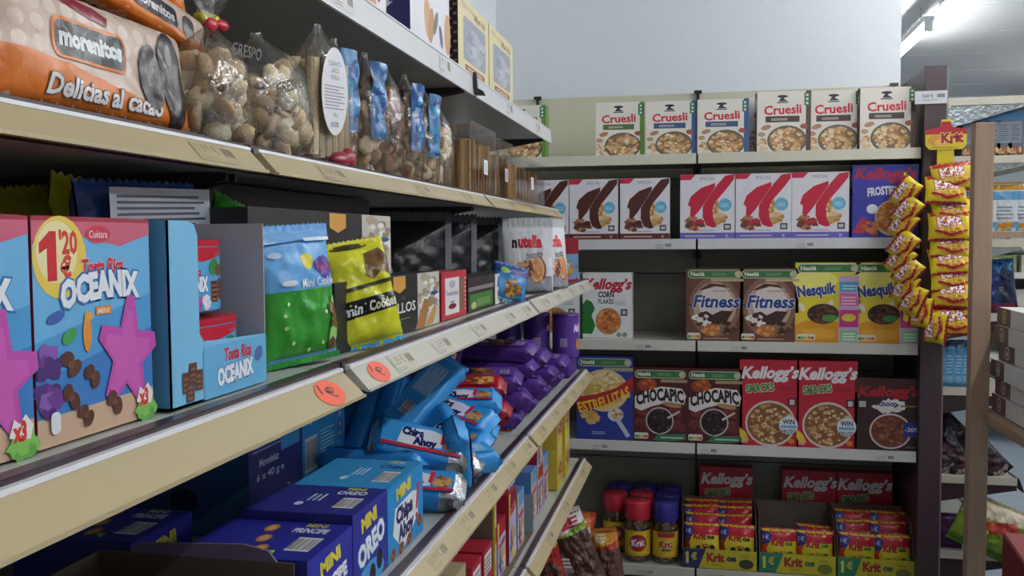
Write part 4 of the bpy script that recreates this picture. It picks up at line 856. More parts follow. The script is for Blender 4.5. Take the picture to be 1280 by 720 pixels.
def clear_bag(name, label, w, h, dpt, loc, rot, tie, filler, group=None, neck=True, wr=.14, seed=1):
    """a clear film bag: body rising to a pinched neck and a flared top"""
    t = thing(name, label, 'clear bag', loc, rot, group); n = 30; rg = random.Random(seed)
    prof = [(.0, .80), (.05, .94), (.2, 1.0), (.45, 1.0), (.65, .9), (.8, .62), (.9, .3), (.95, .13), (.99, .10)]
    if neck: prof += [(1.03, .16), (1.12, .42), (1.2, .6)]
    vs = []
    for v, r in prof:
        for k in range(n):
            an = 2*PI*k/n; c, s = math.cos(an), math.sin(an)
            e = .75; x = abs(c)**e*(1 if c > 0 else -1)*w/2*r; y = abs(s)**e*(1 if s > 0 else -1)*dpt/2*r
            q = 1+wr*noise.noise(Vector((c*4+seed, s*4, v*7)))+(.10*math.sin(an*9+v*3) if v > .7 else .03*math.sin(an*7))
            vs.append((x*q, y*q*(.6 if v > 1.0 else 1), v*h))
    m = len(prof); fs = [[i*n+k, i*n+(k+1) % n, (i+1)*n+(k+1) % n, (i+1)*n+k] for i in range(m-1) for k in range(n)]+[list(range(n))[::-1]]
    MB().add(vs, fs, 'e8e6e4', 'film', True).build('clear_film', t)
    if tie:
        b = MB().lathe([(w*.075, h*.955), (w*.085, h*.965), (w*.085, h*.985), (w*.075, h*.995)], tie, 'satin', 12)
        b.ellipsoid((.012, -w*.08, h*.98), (.014, .004, .006), tie, 'satin', 8, 5).ellipsoid((-.010, -w*.08, h*.965), (.012, .004, .007), tie, 'satin', 8, 5); b.build('tie', t)
    filler(t, w, h, dpt, rg); return t
_shell = {}
def shellmesh(k):
    if k not in _shell:
        cols = ('ecd6ae', 'f4e8c8', 'dcb88a', 'e8caa0'); b = MB()
        R_ = .0135; n, m = 8, 4; vs = []; 
        for i in range(m+1):
            th = (PI*.5)*i/m
            for j in range(n): vs.append((R_*math.sin(th)*math.cos(2*PI*j/n)*(1.25 if k % 2 else 1), R_*math.sin(th)*math.sin(2*PI*j/n), R_*.75*math.cos(th)))
        fs = [[i*n+j, (i+1)*n+j, (i+1)*n+(j+1) % n, i*n+(j+1) % n] for i in range(m) for j in range(n)]+[[m*n+j for j in range(n)][::-1]]
        b.add(vs, fs, cols[k], 'food', True); o = b.build('pastry_shell'); _shell[k] = o.data; bpy.data.objects.remove(o)
    return _shell[k]
def fill_shells(count):
    def f(t, w, h, d, rg):
        pts = []
        for k in range(count*6):
            if len(pts) >= count: break
            z = .012+rg.random()*h*.62; an = rg.random()*2*PI; q = .55+.32*rg.random(); rr_ = (1 if z < h*.5 else .8)
            p = Vector((math.cos(an)*w/2*q*rr_, math.sin(an)*d/2*q*rr_, z))
            if all((p-o_).length > .017 for o_ in pts): pts.append(p)
        for p in pts:
            o = bpy.data.objects.new('pastry_shell', shellmesh(rg.randrange(4))); COL.objects.link(o); o.parent = t; o.location = p; o.rotation_euler = (rg.random()*6, rg.random()*6, rg.random()*6)
    return f
def bag_text(t, w, h, d, lines_, x0=0, z0=.5, col='3a3230', sz=.013, rot=.0):
    a = Art(12, 8)
    for k, s in enumerate(lines_): a.text(s, 6, 5-k*2, sz*100, col, bold=.02, rot=rot, shear=.2)
    MB().art(a, lambda x, y, l: (x/100-.06+x0, -d/2*.99-.001-l, y/100-.04+h*z0), 'card').build('printed_text', t)
yb1 = LY(285, 178, -.50)
t = clear_bag('pastry_bag', 'clear bag of tan pastry shells tied with a yellow tie, right behind the orange pack', .125, .165, .10, (-.58, LY(262, 175, -.55)+.03, ZB), (0, R(4), Q90), 'd8d23a', fill_shells(48), 'clear bags of pastry shells', seed=3)
t = clear_bag('pastry_bag', 'clear bag of tan pastry shells tied with a red tie, beside the orange pack', .10, .135, .08, (-.53, LY(285, 178, -.51), ZB), (R(3), R(-4), Q90), 'c9283a', fill_shells(44), 'clear bags of pastry shells', seed=4); bag_text(t, .11, .14, .085, ['CRESPO'], .0, .62)
t = clear_bag('pastry_bag', 'clear bag of pale pastry shells leaning on the bag of wafer rolls', .13, .155, .085, (-.53, LY(362, 190, -.51)-.005, ZB), (R(2), R(-16), Q90-.1), None, fill_shells(54), 'clear bags of pastry shells', neck=False, seed=5); bag_text(t, .13, .15, .085, ['CRESPO'], -.01, .5)
def fill_rolls(t, w, h, d, rg):
    me = None
    for k in range(12):
        x = -w*.38+w*.76*(k % 6)/5; y = (-.24 if k < 6 else .15)*d
        if me is None:
            o = MB().tube((0, 0, .012), (0, 0, h*.70), .0095, 'e2cda8', 'food', 12).build('wafer_roll', t); me = o.data
        else: o = bpy.data.objects.new('wafer_roll', me); COL.objects.link(o); o.parent = t
        o.location = (x, y, rg.random()*.01); o.rotation_euler = (rg.uniform(-.03, .03), rg.uniform(-.03, .03), 0)
t = clear_bag('wafer_roll_bag', 'clear bag of wafer rolls with a round white label and a dark red ribbon', .150, .20, .06, (-.535, LY(415, 200, -.51)+.01, ZB), (R(3), R(-5), Q90), None, fill_rolls, neck=False, seed=6)
a = Art(10, 12); a.ell(5, 6, 4.6, 5.9, 'ecebee', 36); a.text('CUBANITO', 5, 9.4, .65, '4a4a50', w=4.4, bold=.0); a.text('LARGO', 5, 8.5, .65, '4a4a50', w=2.6, bold=.0); a.text('VAINILLA', 5, 7.6, .65, '4a4a50', w=3.2, bold=.0); a.lines(1.4, 3.6, 8.6, 7.0, 8, 'a4a4aa'); a.barcode(3.4, 1.1, 6.2, 2.0, bg='ecebee'); a.text('170 g', 5, 2.6, .5, '5a5a60', w=1.6)
MB().art(a, lambda x, y, l: (x/100-.072, -.0345-l, y/100+.045), 'card').build('round_label', t)
MB().ellipsoid((.01, -.028, .012), (.032, .012, .012), '8a1a30', 'satin', 10, 6).ellipsoid((.045, -.026, .012), (.018, .012, .017), '9a2038', 'satin', 10, 6).build('ribbon', t)
# bags of biscuits with blue paper labels
def fill_cookies(cols):
    def f(t, w, h, d, rg):
        m = {}
        for k in range(30):
            c = rg.choice(cols)
            if c not in m:
                o = MB().lathe([(.007, -.004), (.014, -.004), (.016, 0), (.014, .004), (.007, .004)], c, 'food', 10).build('biscuit', t); m[c] = o.data
            else: o = bpy.data.objects.new('biscuit', m[c]); COL.objects.link(o); o.parent = t
            o.location = (w*.31*rg.uniform(-1, 1), d*.30*rg.uniform(-1, 1), .016+h*.70*k/30); o.rotation_euler = (rg.random()*3, rg.random()*3, 0)
    return f
spec = [(440, 1, '5a8cb8'), (470, 1, '4a74a4'), (497, 0, ''), (520, 1, '3f66a8'), (544, 1, '5a86bc'), (558, 0, '')]
pos = ('first from the wafer rolls', 'second from the wafer rolls', 'third from the wafer rolls', 'fourth from the wafer rolls', 'fifth from the wafer rolls', 'last one before the plastic tubs')
for k, (px, lb, c) in enumerate(spec):
    yy = LY(px, 210, -.51); brown = k in (2, )
    t = clear_bag('biscuit_bag', f"slim clear bag of {'ring-shaped' if not lb else 'small'} biscuits{' with a blue paper label' if lb else ''}, {pos[k]}", .078, .20 if k < 5 else .175, .065, (-.545+.006*(k % 2), yy+.02, ZB), (R(2), R(-3+2*(k % 3)), Q90-.1), None, fill_cookies(('e2c094', 'ecd6ae', 'cfa474') if not brown else ('9a6236', 'b07a48')), 'slim clear bags of biscuits on the second shelf', neck=False, seed=10+k)
    if lb:
        a = Art(4.4, 12); a.rect(0, 0, 4.4, 12, c); a.bits(2.2, 6, 1.9, 5.6, 40, .8, ['8fb4d8', '2f4a8c', '3f9ab8', '2c6a9c', '5a86b8'], 20+k, (0, 0, 4.4, 12))
        MB().art(a, lambda x, y, l: ((x-2.2)/100*1.25, -(.0300*math.sqrt(1-((x-2.2)/3.6)**2)+.006*noise.noise(Vector((x*.7, y*.4, px))))-.0022-l*4, y/100+.06), 'gloss', .5).build('paper_label', t)
# clear tubs of biscuits
def tub(label, w, h, d, loc, rot, slabs, lab=True):
    t = thing('biscuit_tub', label, 'plastic tub', loc, rot, 'clear plastic biscuit tubs on the second shelf')
    b = MB(); P = [(-w/2, -d/2), (w/2, -d/2), (w/2*.9, d/2), (-w/2*.9, d/2)]
    b.prism(P, 'z', 0, h, 'dfe2e6', 'tub'); b.build('tub', t, .004)
    MB().box(-w/2-.003, w/2+.003, -d/2-.004, -d/2, -.0, h+.006, 'e4e7ea', 'tub').build('tub_lid', t, .002)
    me = None
    for k in range(slabs):
        if me is None:
            b2 = MB(); P = [(-d*.42+d*.84*q_/12, .004*math.sin(q_*1.3)) for q_ in range(13)]
            out = [(y_, x_-.0035) for y_, x_ in P]+[(y_, x_+.0035) for y_, x_ in P[::-1]]
            b2.prism([(x_, y_) for y_, x_ in out], 'z', .004, h*.84, 'ecbc80', 'food'); o = b2.build('biscuit', t); me = o.data
        else:
            o = bpy.data.objects.new('biscuit', me); COL.objects.link(o); o.parent = t
        o.location = (-w*.38+w*.76*k/max(1, slabs-1), 0, 0); o.rotation_euler = (random.uniform(-.04, .04), random.uniform(-.05, .05), random.uniform(-.08, .08)); o.scale = (1, 1, random.uniform(.86, 1))
    if lab:
        a = Art(4, 3.4); a.rect(0, 0, 4, 3.4, 'eceef0'); a.lines(.4, .6, 3.4, 2.9, 4, 'b9bcc4'); MB().art(a, lambda x, y, l: (x/100-.012, -d/2-.0045-l, y/100+h*.32)).build('sticker', t)
    return t
for k, (px0, px1, hh, xf, lab, ll) in enumerate(((556, 590, .12, -.53, False, 'without a sticker, first after the biscuit bags'), (590, 622, .155, -.50, True, 'tall, with a white sticker low on its lid'), (622, 643, .145, -.50, True, 'tall, with a white sticker, right of the middle'), (645, 682, .115, -.47, True, 'low, at the far end of the second shelf'))):
    y0_, y1_ = LY(px0, 238, xf), LY(px1, 245, xf)
    tub('clear tub of brown biscuits, '+ll, (y1_-y0_)*.93, hh, .10, (xf-.055, (y0_+y1_)/2, ZB), (0, 0, Q90), 8, lab)
tub('clear tub of brown biscuits at the back, upper one partly hidden', .15, .16, .10, (-.70, LY(575, 150, -.65)+.1, ZB), (0, 0, Q90), 5, False)

# ---- fourth shelf (D): cartons
XD = -.425
def top_art(w, d, bg, l1, c1, l2, c2, cook=False):
    a = Art(14, 20); a.rect(0, 0, 14, 20, bg); a.barcode(3.2, 1.6, 8.2, 5.4, False)
    a.text(l1, 12.2, 5.0, 1.3, c1, w=3.4, bold=.05, rot=-Q90); a.text(l2, 9.9, 5.0, 1.7, c2, w=5.6, bold=.05, rot=-Q90)
    if cook:
        for x, y in ((3.4, 9), (7, 10.5), (11, 11.5)): a.ell(x, y, 1.5, 1.1, 'b98040', 16); a.ell(x, y, 1.0, .7, 'd8a860', 14)
        a.poly([(1, 6), (2.8, 8), (3, 6.4)], '8cbf45')
    else: a.lines(6, 9, 10, 12, 3, 'c9d6ea'); a.ell(4.4, 12, .9, .8, 'd9dcea', 12)
    return a
a = Art(15, 12); a.rect(0, 0, 15, 12, '2a8fd0'); a.text('MINI', 6.6, 9.2, 1.9, 'e6d63a', w=6, bold=.09, rot=.06); a.poly([(2, 4), (3, 8), (10, 8.6), (12.6, 8), (12.6, 4), (9, 1.6), (6.4, .6), (4.2, 2)], 'e9edf2')
a.text('Chips', 6.8, 5.4, 2.4, '26285e', w=7, bold=.1, rot=.05); a.text('Ahoy', 7.4, 2.4, 2.4, '26285e', w=6.6, bold=.1, rot=.05); a.poly([(11.6, 5.0), (12.4, 9.4), (13.4, 9.2), (12.2, 4.9)], 'd02a38'); a.ell(11.9, 3.9, .5, .5, 'd02a38', 10)
for x, y in ((2, 1), (5.2, .9), (8.6, 1.1), (13.2, 2.6)): a.ell(x, y, 1.2, 1.0, 'a8683a', 14); a.bits(x, y, .9, .7, 5, .4, ['4a2a1c'], 3)
chy0, chy1 = LY(484, 621, XD), LY(528, 592, XD)
TY = chy1-chy0
c1_ = lbox('biscuit_box', 'light blue chocolate chip biscuit box at the front of the fourth shelf', 'biscuit box', chy0, chy1, .14, .107, XD, ZD, '2a86c4', a, top_art(1, 1, '3a98d2', 'MINI', 'd8d04a', 'Chips', '2c2f6c'), group='blue biscuit cartons on the fourth shelf', topcol='3a98d2')
a = Art(12, 12); a.rect(0, 0, 12, 12, '2b2f92'); a.text('MINI', 5.6, 8.8, 1.9, 'e6d63a', w=5.4, bold=.09, rot=.1); a.text('OREO', 6.6, 4.6, 3.0, 'eef0f6', w=9.6, bold=.08, rot=.22, out=.08, outc='3f7fc8'); a.ell(6, 1.4, 4.6, 2.2, '4a9ad8'); a.ell(9, 2.6, 1.1, 1.5, '26222a', 14); a.ell(6.4, 1.4, 1.1, 1.5, '26222a', 14)
ory0 = LY(441, 671, XD)
c2_ = lbox('biscuit_box', 'dark blue sandwich biscuit box, second from the front edge of the photo', 'biscuit box', ory0, chy0-.003, .15, .109, XD, ZD, '27297c', a, top_art(1, 1, '2c2c84', 'MINI', 'd8d04a', 'OREO', 'e6e8f2'), group='blue biscuit cartons on the fourth shelf')
a = Art(12, 12); a.rect(0, 0, 12, 12, '2c2f9c'); a.text('MINI', 6, 8.6, 1.9, 'e6d63a', w=5.4, bold=.09, rot=.1); a.text('PRíNCIPE', 6, 5.2, 2.0, 'eef0f6', w=9, bold=.1, rot=.1); a.ell(6, 2, 2.6, 1.9, 'c98f4a')
c3_ = lbox('biscuit_box', 'dark blue filled biscuit box with biscuit pictures on its lid', 'biscuit box', ory0-.135, ory0-.003, .16, .098, XD, ZD, '27297c', a, top_art(1, 1, '2a2c94', 'MINI', 'd8d04a', 'PRíNCIPE', 'e6e8f2', True), group='blue biscuit cartons on the fourth shelf')
place(c3_, c3_.location); 
place(c3_, (XD-.31, ory0-.05, ZD), (0, 0, Q90), 'dark blue biscuit box in the second row, dim, behind the open brown carton')
# open brown carton at the lower left
t = thing('open_carton', 'dark brown open cardboard carton with a torn flap at the lower left', 'carton', (XD-.01, ory0-.29, ZD))
b = MB(); b.box(-.24, 0, 0, .145, 0, .002, '5a4a40', 'dull').box(-.24, -.238, 0, .145, 0, .10, '5a4a40', 'dull').box(-.002, 0, 0, .145, 0, .085, '5a4a40', 'dull').box(-.24, 0, 0, .002, 0, .10, '5a4a40', 'dull').box(-.24, 0, .143, .145, 0, .10, '5a4a40', 'dull')
b.build('carton', t); MB().prism([(-.20, .10), (-.02, .10), (-.03, .112), (-.06, .118), (-.19, .112)], 'y', .143, .146, '6a5a78', 'dull').build('torn_flap', t)
# back row, tall cartons
a = Art(20, 25); a.rect(0, 0, 20, 25, '2a2870'); a.lines(1.5, 12, 18, 24.5, 22, 'c3c4dc', fill=.3); a.rect(11.6, 10.6, 19, 16, '3f9ad0'); a.text('Mondelez', 7, 9.6, 1.2, 'd3d4e6', w=7, bold=.02, shear=.2); a.text('6 x 40 g e', 7.6, 7.6, 1.1, 'd3d4e6', w=10, bold=.02); a.lines(5, 3.6, 16, 5.2, 3, 'b9bad8'); a.barcode(8, .4, 15, 2.2, False)
fr = Art(20, 25); fr.rect(0, 0, 20, 25, '2c5f9c'); fr.ell(9, 5, 2.4, 1.9, '1e2c50'); fr.poly([(8, 0), (20, 8), (20, 0)], '4a86ba'); fr.ell(17, 1.4, .8, .5, '5fa04a', 10)
X2 = -.672
k0, k1, k2 = LY(311, 600, X2), LY(378, 590, X2), LY(431, 560, X2)
lbox('biscuit_box', 'tall navy carton with fine white print, turned sideways in the second row', 'biscuit box', k0, k1, .20, .262, X2, ZD, '232c6c', a, left=fr)
a = Art(20, 25); a.rect(0, 0, 20, 25, '2f98d6'); a.bits(10, 21, 2.4, 1.6, 12, 1.3, ['2c2f6c', '8a5a3c', 'e6e8ee'], 3); a.lines(8, 6, 15, 11, 8, 'bfe0f2', fill=.35); a.barcode(1, 4.6, 6.4, 10.4); a.ell(3.6, 13, .6, .7, 'd9ecf6', 12); a.text('Mondelez', 4, 14.8, .8, 'cfe6f4', w=4.6, bold=.02); a.rect(16.4, 7.4, 18.8, 11, '3a6cb0'); a.rect(16.6, 13.4, 18.6, 17.6, '3a6cb0'); a.lines(16.8, 8, 18.5, 17, 5, 'd8a0b8')
lbox('biscuit_box', 'tall light blue carton with a barcode in the second row, beside the navy one', 'biscuit box', k1+.002, k2, .20, .262, X2, ZD, '2a8cc8', a)

# ---- fourth shelf: loose biscuit packets
def A_ahoy():
    a = Art(20, 7); a.rect(0, 0, 20, 7, '3a98dc'); a.poly([(4, 1.2), (5, 5.6), (12, 6.2), (15.6, 5.4), (15, 1.6), (9, .8)], 'e6eaf2'); a.text('Chips', 7.6, 3.7, 2.0, '26285e', w=5.4, bold=.12); a.text('Ahoy', 10.8, 1.4, 2.0, '26285e', w=6, bold=.12); a.poly([(14.6, 2.6), (15, 6.4), (16, 6.2), (15.4, 2.5)], 'd02a38'); a.bits(17.6, 2.6, 1.6, 2, 12, 1.1, ['b5743c', '8a5430', 'd09a5c'], 3); a.rect(0, 0, 20, .9, 'b82c44'); return a
def A_back():
    a = Art(20, 7); a.rect(0, 0, 20, 7, '3f9ce0'); a.rect(9, 1, 18, 6.2, '7fb4e0'); a.lines(9.4, 1.3, 17.6, 6.0, 8, 'e2ecf6', fill=.3); a.barcode(2.6, 2.2, 6.2, 4.8); return a
def packet(body, art, end, nm='biscuit_packet', seed=31, w=.20, h=.068, m='gloss', open_end=.93):
    """lies as modelled with its long side along local x, front print facing -y"""
    t = thing(nm, 'x', 'biscuit packet'); W = w
    nx_, na = 26, 20; rg = random.Random(seed)
    def ring(u):
        e = min(u, 1-u); k = 1 if e > .10 else (.55+.45*(e-.045)/.055 if e > .045 else .5*max(0, e/.045))
        return k
    def S(u, an):
        k = ring(u); c, s = math.cos(an), math.sin(an); ex = .5
        y = abs(c)**ex*(1 if c > 0 else -1)*.022; z = abs(s)**ex*(1 if s > 0 else -1)*h/2*(.86+.14*k)
        n = 1+.05*noise.noise(Vector((u*9+seed, c*2, s*2)))+(.13*math.sin(an*9+u*40+seed) if min(u, 1-u) < .13 else .02*math.sin(an*5+u*25))
        return ((u-.5)*W, y*(k*.96+.04)*n, h/2+z*n)
    us = [0, .02, .045, .06, .08, .10]+[.10+.8*i/14 for i in range(1, 14)]+[.90, .92, .94, .955, .98, 1]
    vs = [S(u, 2*PI*k/na) for u in us for k in range(na)]
    fs, fe = [], []
    for i in range(len(us)-1):
        for k in range(na):
            (fe if us[i] < .05 or us[i] >= open_end else fs).append([i*na+k, i*na+(k+1) % na, (i+1)*na+(k+1) % na, (i+1)*na+k])
    MB().add(vs, fs, body, m, True).build('wrapper', t)
    MB().add(vs, fe, end, 'foil' if end in ('b9bcc2',) else m, True).build('crimped_end', t)
    if art: MB().art(fit(art, w*.8, h*.72), lambda x, y, l: (x/100-w*.4, -.0228-l*4, y/100+h*.14), m).build('printed_front', t)
    t['h'] = h; return t
PB = packet('3a9ce4', A_ahoy(), '44a4ea'); PK = packet('44a0e6', A_back(), '2f86cc', seed=33); PS = packet('2f8ed4', A_ahoy(), 'b9bcc2', seed=35, open_end=.74)
def A_red(): a = Art(20, 7); a.rect(0, 0, 20, 7, 'b02436'); a.text('PRíNCIPE', 6, 2.6, 1.8, 'eceaf2', w=8, bold=.1); a.bits(15, 3.4, 3.4, 2.4, 20, 1.3, ['c98a3c', 'e3b45a', '7a4224'], 4); return a
PR = packet('a82232', A_red(), '9a1c2c', seed=36)
def A_milka(): a = Art(20, 7); a.rect(0, 0, 20, 7, '6a3fa0'); a.ell(10.6, 3.2, 4.2, 2.6, 'a86a3c'); a.bits(10.6, 3.4, 3.8, 2.2, 18, 1.4, ['8a4a28', 'c98a50', '6a3820'], 5); a.text('Milka', 4.2, 3.2, 2.2, 'dfd6ee', w=5, bold=.08, shear=.2); a.rect(16.2, 1.0, 18.8, 4.6, 'b0a0cc'); a.lines(16.5, 1.2, 18.5, 4.4, 5, '4a3a78', ragged=.1); return a
PM = packet('5e3898', A_milka(), '55308c', seed=37, w=.21, h=.085)
GBp = 'blue chocolate chip biscuit packets'; GM = 'purple biscuit packets'
# rotation recipe: (tilt about its long side, slope of the long side, heading)
def pkt(p, x, y, z, tilt, slope, head, label, group, sc=None):
    Rm = Euler((R(tilt), R(slope), R(head)), 'XYZ')
    c = Rm.to_matrix() @ Vector((0, 0, p['h']/2)); place(p, Vector((x, y, z))-c, Rm, label, group, sc)
q = lambda px, py, z: U(px, py, Z=z)
pkt(PS, -.485, 1.455, ZD+.035, -62, 4, 12, 'blue biscuit packet with an open crumpled silver end at the shelf edge', GBp)
pkt(PB, -.565, 1.525, ZD+.060, -75, 0, 175, 'blue biscuit packet lying across the box lid, its lettering upside down', GBp)
pkt(PB, -.435, 1.60, ZD+.05, -15, 60, 100, 'blue biscuit packet standing on end at the shelf edge with its print facing the aisle', GBp, (.85, 1, 1))
pkt(PB, -.50, 1.74, ZD+.04, -75, -6, -10, 'blue crumpled packet pointing at the aisle, past the upright one', GBp)
pkt(PS, -.47, 1.68, ZD+.06, -35, 30, -50, 'blue packet slumped over its neighbour, silver seam showing', GBp)
pkt(PK, -.54, 1.74, ZD+.14, -55, -38, 55, 'blue packet lying slanted on the heap with its back print and barcode up', GBp, (1.05, 1, 1.15))
pkt(PB, -.60, 1.71, ZD+.10, -5, -62, 75, 'blue packet leaning upright behind the slanted one, lettering seen along its edge', GBp)
pkt(PB, -.65, 1.71, ZD+.09, 5, -50, 80, 'second leaning blue packet further back', GBp)
pkt(PB, -.70, 1.75, ZD+.09, 5, -40, 85, 'third leaning blue packet, dim, near the back panel', GBp)
pkt(PK, -.78, 1.80, ZD+.10, 5, -30, 80, 'blue packet deepest in the heap against the back panel', GBp)
pkt(PB, -.52, 1.90, ZD+.10, -70, 0, 12, 'blue packet lying on top at the far side of the heap, below the red one', GBp)
pkt(PB, -.52, 1.87, ZD+.045, -80, 0, 5, 'blue packet underneath the far side of the heap', GBp)
pkt(PB, -.50, 1.80, ZD+.095, -60, 12, -18, 'blue biscuit packet on top of the crumpled ones near the shelf edge', GBp)
pkt(PK, -.45, 1.66, ZD+.035, -80, 0, 40, 'blue biscuit packet flat on the board, its barcode up', GBp, (.8, 1, 1))
pkt(PB, -.60, 1.78, ZD+.13, -30, -45, 70, 'blue biscuit packet leaning on the slanted one from behind', GBp)
pkt(PS, -.49, 1.545, ZD+.085, -50, 14, 20, 'torn blue packet showing a big patch of silver lining', GBp, (.9, 1, 1.1))
pkt(PR, -.53, 2.00, ZD+.115, -72, 0, 8, 'red biscuit packet lying between the blue and purple ones, upper one', 'red biscuit packets on the fourth shelf')
pkt(PR, -.52, 2.01, ZD+.06, -80, 0, 4, 'red biscuit packet under the other red one', 'red biscuit packets on the fourth shelf')
pkt(PR, -.72, 1.85, ZD+.17, -40, -20, 40, 'red biscuit packet at the back above the leaning blue ones', 'red biscuit packets on the fourth shelf')
ordn = ('bottom', 'second', 'third', 'top')
for j, (yy, n, nmz) in enumerate(((2.13, 3, 'nearest'), (2.33, 4, 'second'), (2.55, 3, 'third'), (2.78, 2, 'farthest'))):
    for k in range(n):
        pkt(PM, -.515+(.012 if k % 2 else -.008)-.02*(k > 2), yy+(.01 if k % 2 else 0)+random.uniform(-.008, .008), ZD+.026+.045*k, -90+random.uniform(-4, 4) if k < n-1 else -80, 0, random.uniform(-9, 9), f'purple biscuit packet in the {nmz} front stack, {ordn[k]} one', GM)
    for k in range(n):
        pkt(PM, -.755, yy+random.uniform(-.01, .01), ZD+.026+.046*k, -88, 0, random.uniform(-9, 9), f'purple biscuit packet in the {nmz} rear stack, {ordn[k]} one', GM)
for k, (x, y_, sl) in enumerate(((-.66, 1.93, 70), (-.70, 2.02, 62), (-.62, 2.22, 60), (-.67, 2.24, 58))):
    pkt(PM, x, y_, ZD+.17+.02*(k > 1), 0, -sl, 75, f'purple packet standing upright behind the red and purple stacks, {nth[k]} of four', GM, (.9, 1, 1))
t = thing('biscuit_packet', 'purple flow-wrapped box lying at the far end under the tubes', 'biscuit packet', (-.56, 3.02, ZD)); MB().box(-.14, .14, -.07, .09, 0, .062, '5a3494', 'gloss').build('wrapper', t, .008)
a = Art(28, 6); a.rect(5, 1, 8, 5, 'a89ccc'); a.ell(17, 3.4, 3.4, 1.6, '8a4a30'); MB().art(a, lambda x, y, l: (x/100-.14, -.0712-l, y/100), 'gloss').build('printed_front', t)
tb = thing('biscuit_tube', 'x', 'biscuit tube'); MB().lathe([(.043, 0), (.044, .004), (.044, .132), (.043, .136)], '5b3696', 'satin', 32).build('tube', tb); MB().lathe([(.0452, .131), (.0455, .14), (.042, .1425)], '4c2c84', 'satin', 32).build('lid', tb)
a = Art(12, 13); a.rect(0, .4, 12, 12.6, '5b3696'); a.rect(1, 3.4, 3.4, 6.2, 'b9a8d8'); a.lines(1.2, 3.6, 3.2, 6.0, 6, '4a3a80', ragged=.1); a.text('Milka', 8, 8.4, 2.2, 'e0d8f0', w=4.6, bold=.08, shear=.2); a.ell(8.4, 4.2, 1.8, 2, 'c9903c')
MB().art(a, lambda x, y, l: ((.0443+l)*math.sin((x-3)/4.43), -(.0443+l)*math.cos((x-3)/4.43), y/100), 'card', .6).build('printed_wrap', tb)
for k, (px, z, yy) in enumerate(((707, ZD+.064, 3.02), (671, ZD+.064, 3.03), (636, ZD+.064, 3.04))):
    place(tb, (U(px, 420, Y=yy).x, yy, z), (0, 0, R(10+12*k)), ('purple biscuit tube standing nearest the shelf edge', 'purple biscuit tube, middle one of the three at the shelf end', 'purple biscuit tube farthest from the shelf edge, beside the others')[k], 'purple biscuit tubes at the far end of the fourth shelf')

# ---- lowest visible shelf (E)
XE = -.43
def ey(px, py): return LY(px, py, XE)
a = Art(6, 20); a.rect(0, 0, 6, 20, '2a3488'); a.text('BONITAU', 3.6, 9, 2.6, 'e6ead8', w=15, bold=.14, rot=-Q90+PI); a.rect(5.2, 0, 6, 20, 'b82438')
tp = Art(6, 20); tp.rect(0, 0, 6, 20, '28348c'); tp.text('VITANIAU', 4.2, 9, 2.8, 'dfe6d4', w=13, bold=.14, rot=Q90); tp.rect(5.4, 0, 6, 20, 'b02438')
e1 = lbox('snack_box', 'narrow dark blue box with white block lettering on its lid, front of the lowest shelf', 'snack box', 1.50, 1.585, .20, .12, XE, ZE, '2a3488', a, tp, group='narrow dark blue boxes on the lowest shelf')
place(e1, e1.location); place(e1, (e1.location.x, 1.455, ZE), None, 'narrow dark blue box to the left of its twin, mostly below the photo edge')
place(e1, (e1.location.x, 1.367, ZE), None, 'narrow dark blue box hidden left of the other two')
a = Art(8, 14); a.rect(0, 0, 8, 14, 'b9ac84'); a.text('RES', 5, 9, 1.4, '3a3430', w=3.4, bold=.06); a.rect(0, 0, 1.4, 14, 'd8c83a')
lbox('snack_box', 'beige box with short dark lettering between the blue and red boxes', 'snack box', 1.592, 1.668, .16, .15, XE-.01, ZE, 'a89a78', a)
a = Art(8, 12); a.rect(0, 0, 8, 12, 'b22438'); a.rect(1, 7, 7, 11, 'e6dcdc'); a.lines(1.4, 7.4, 6.6, 10.6, 4, '4a6a4a'); a.rect(0, 0, 8, 2, '9a1a2c')
e2 = lbox('snack_box', 'red box with a white panel next to the beige one', 'snack box', 1.675, 1.755, .17, .135, XE, ZE, 'a32034', a, group='red boxes on the lowest shelf')
place(e2, e2.location); place(e2, (XE-.085, 1.80+.01, ZE), None, 'second red box with a white panel, nearer the brown carton'); place(e2, (XE-.085-.175, 1.72, ZE), None, 'red box with a white panel in the second row')
# brown display carton with yellow edge holding picture boxes
t = thing('display_carton', 'open brown display carton with a yellow edge holding red and blue boxes', 'display carton', (XE-.19, 1.865, ZE))
b = MB(); b.box(0, .19, 0, .002, 0, .215, '6f5c50', 'dull').box(0, .002, 0, .46, 0, .215, '6f5c50', 'dull').box(0, .19, 0, .46, 0, .002, '6f5c50', 'dull').box(0, .19, .458, .46, 0, .10, '8f9aa4', 'dull'); b.build('carton', t)
MB().box(.188, .1925, -.0005, .0045, 0, .216, 'd8c23a', 'card').build('yellow_edge', t)
def A_mik(c1, c2, tall=False):
    a = Art(8, 16); a.rect(0, 0, 8, 16, 'b9bcd8'); a.rect(0, 11.6, 8, 16, c1); a.poly([(0, 16), (1.8, 16), (.6, 10), (0, 10)], 'dcc83a'); a.text('Fontelo', 4.2, 8.6 if not tall else 11, 1.8, 'c22840', w=6.4, bold=.12, out=.08, outc='eee6ee', rot=.15)
    a.ell(2.4, 4.6, .7, 3.8, '8a4a2c', 10); a.ell(4.2, 4.4, .8, 4.0, 'd09a4a', 10); a.rect(5.4, 1, 7.4, 7, 'd8a83a'); a.bits(4, 2.6, 3, 2.0, 14, 1.0, [c2, 'e8d8c0', '4a5ab0'], 4); return a
m1 = lbox('biscuit_box', 'x', 'biscuit box', 0, .085, .05, .165, 0, 0, 'a02034', A_mik('8a1c2c', 'd8c23a', True)); m2 = lbox('biscuit_box', 'x', 'biscuit box', 0, .085, .05, .125, 0, 0, 'b02438', A_mik('b02034', '8a3a9c'))
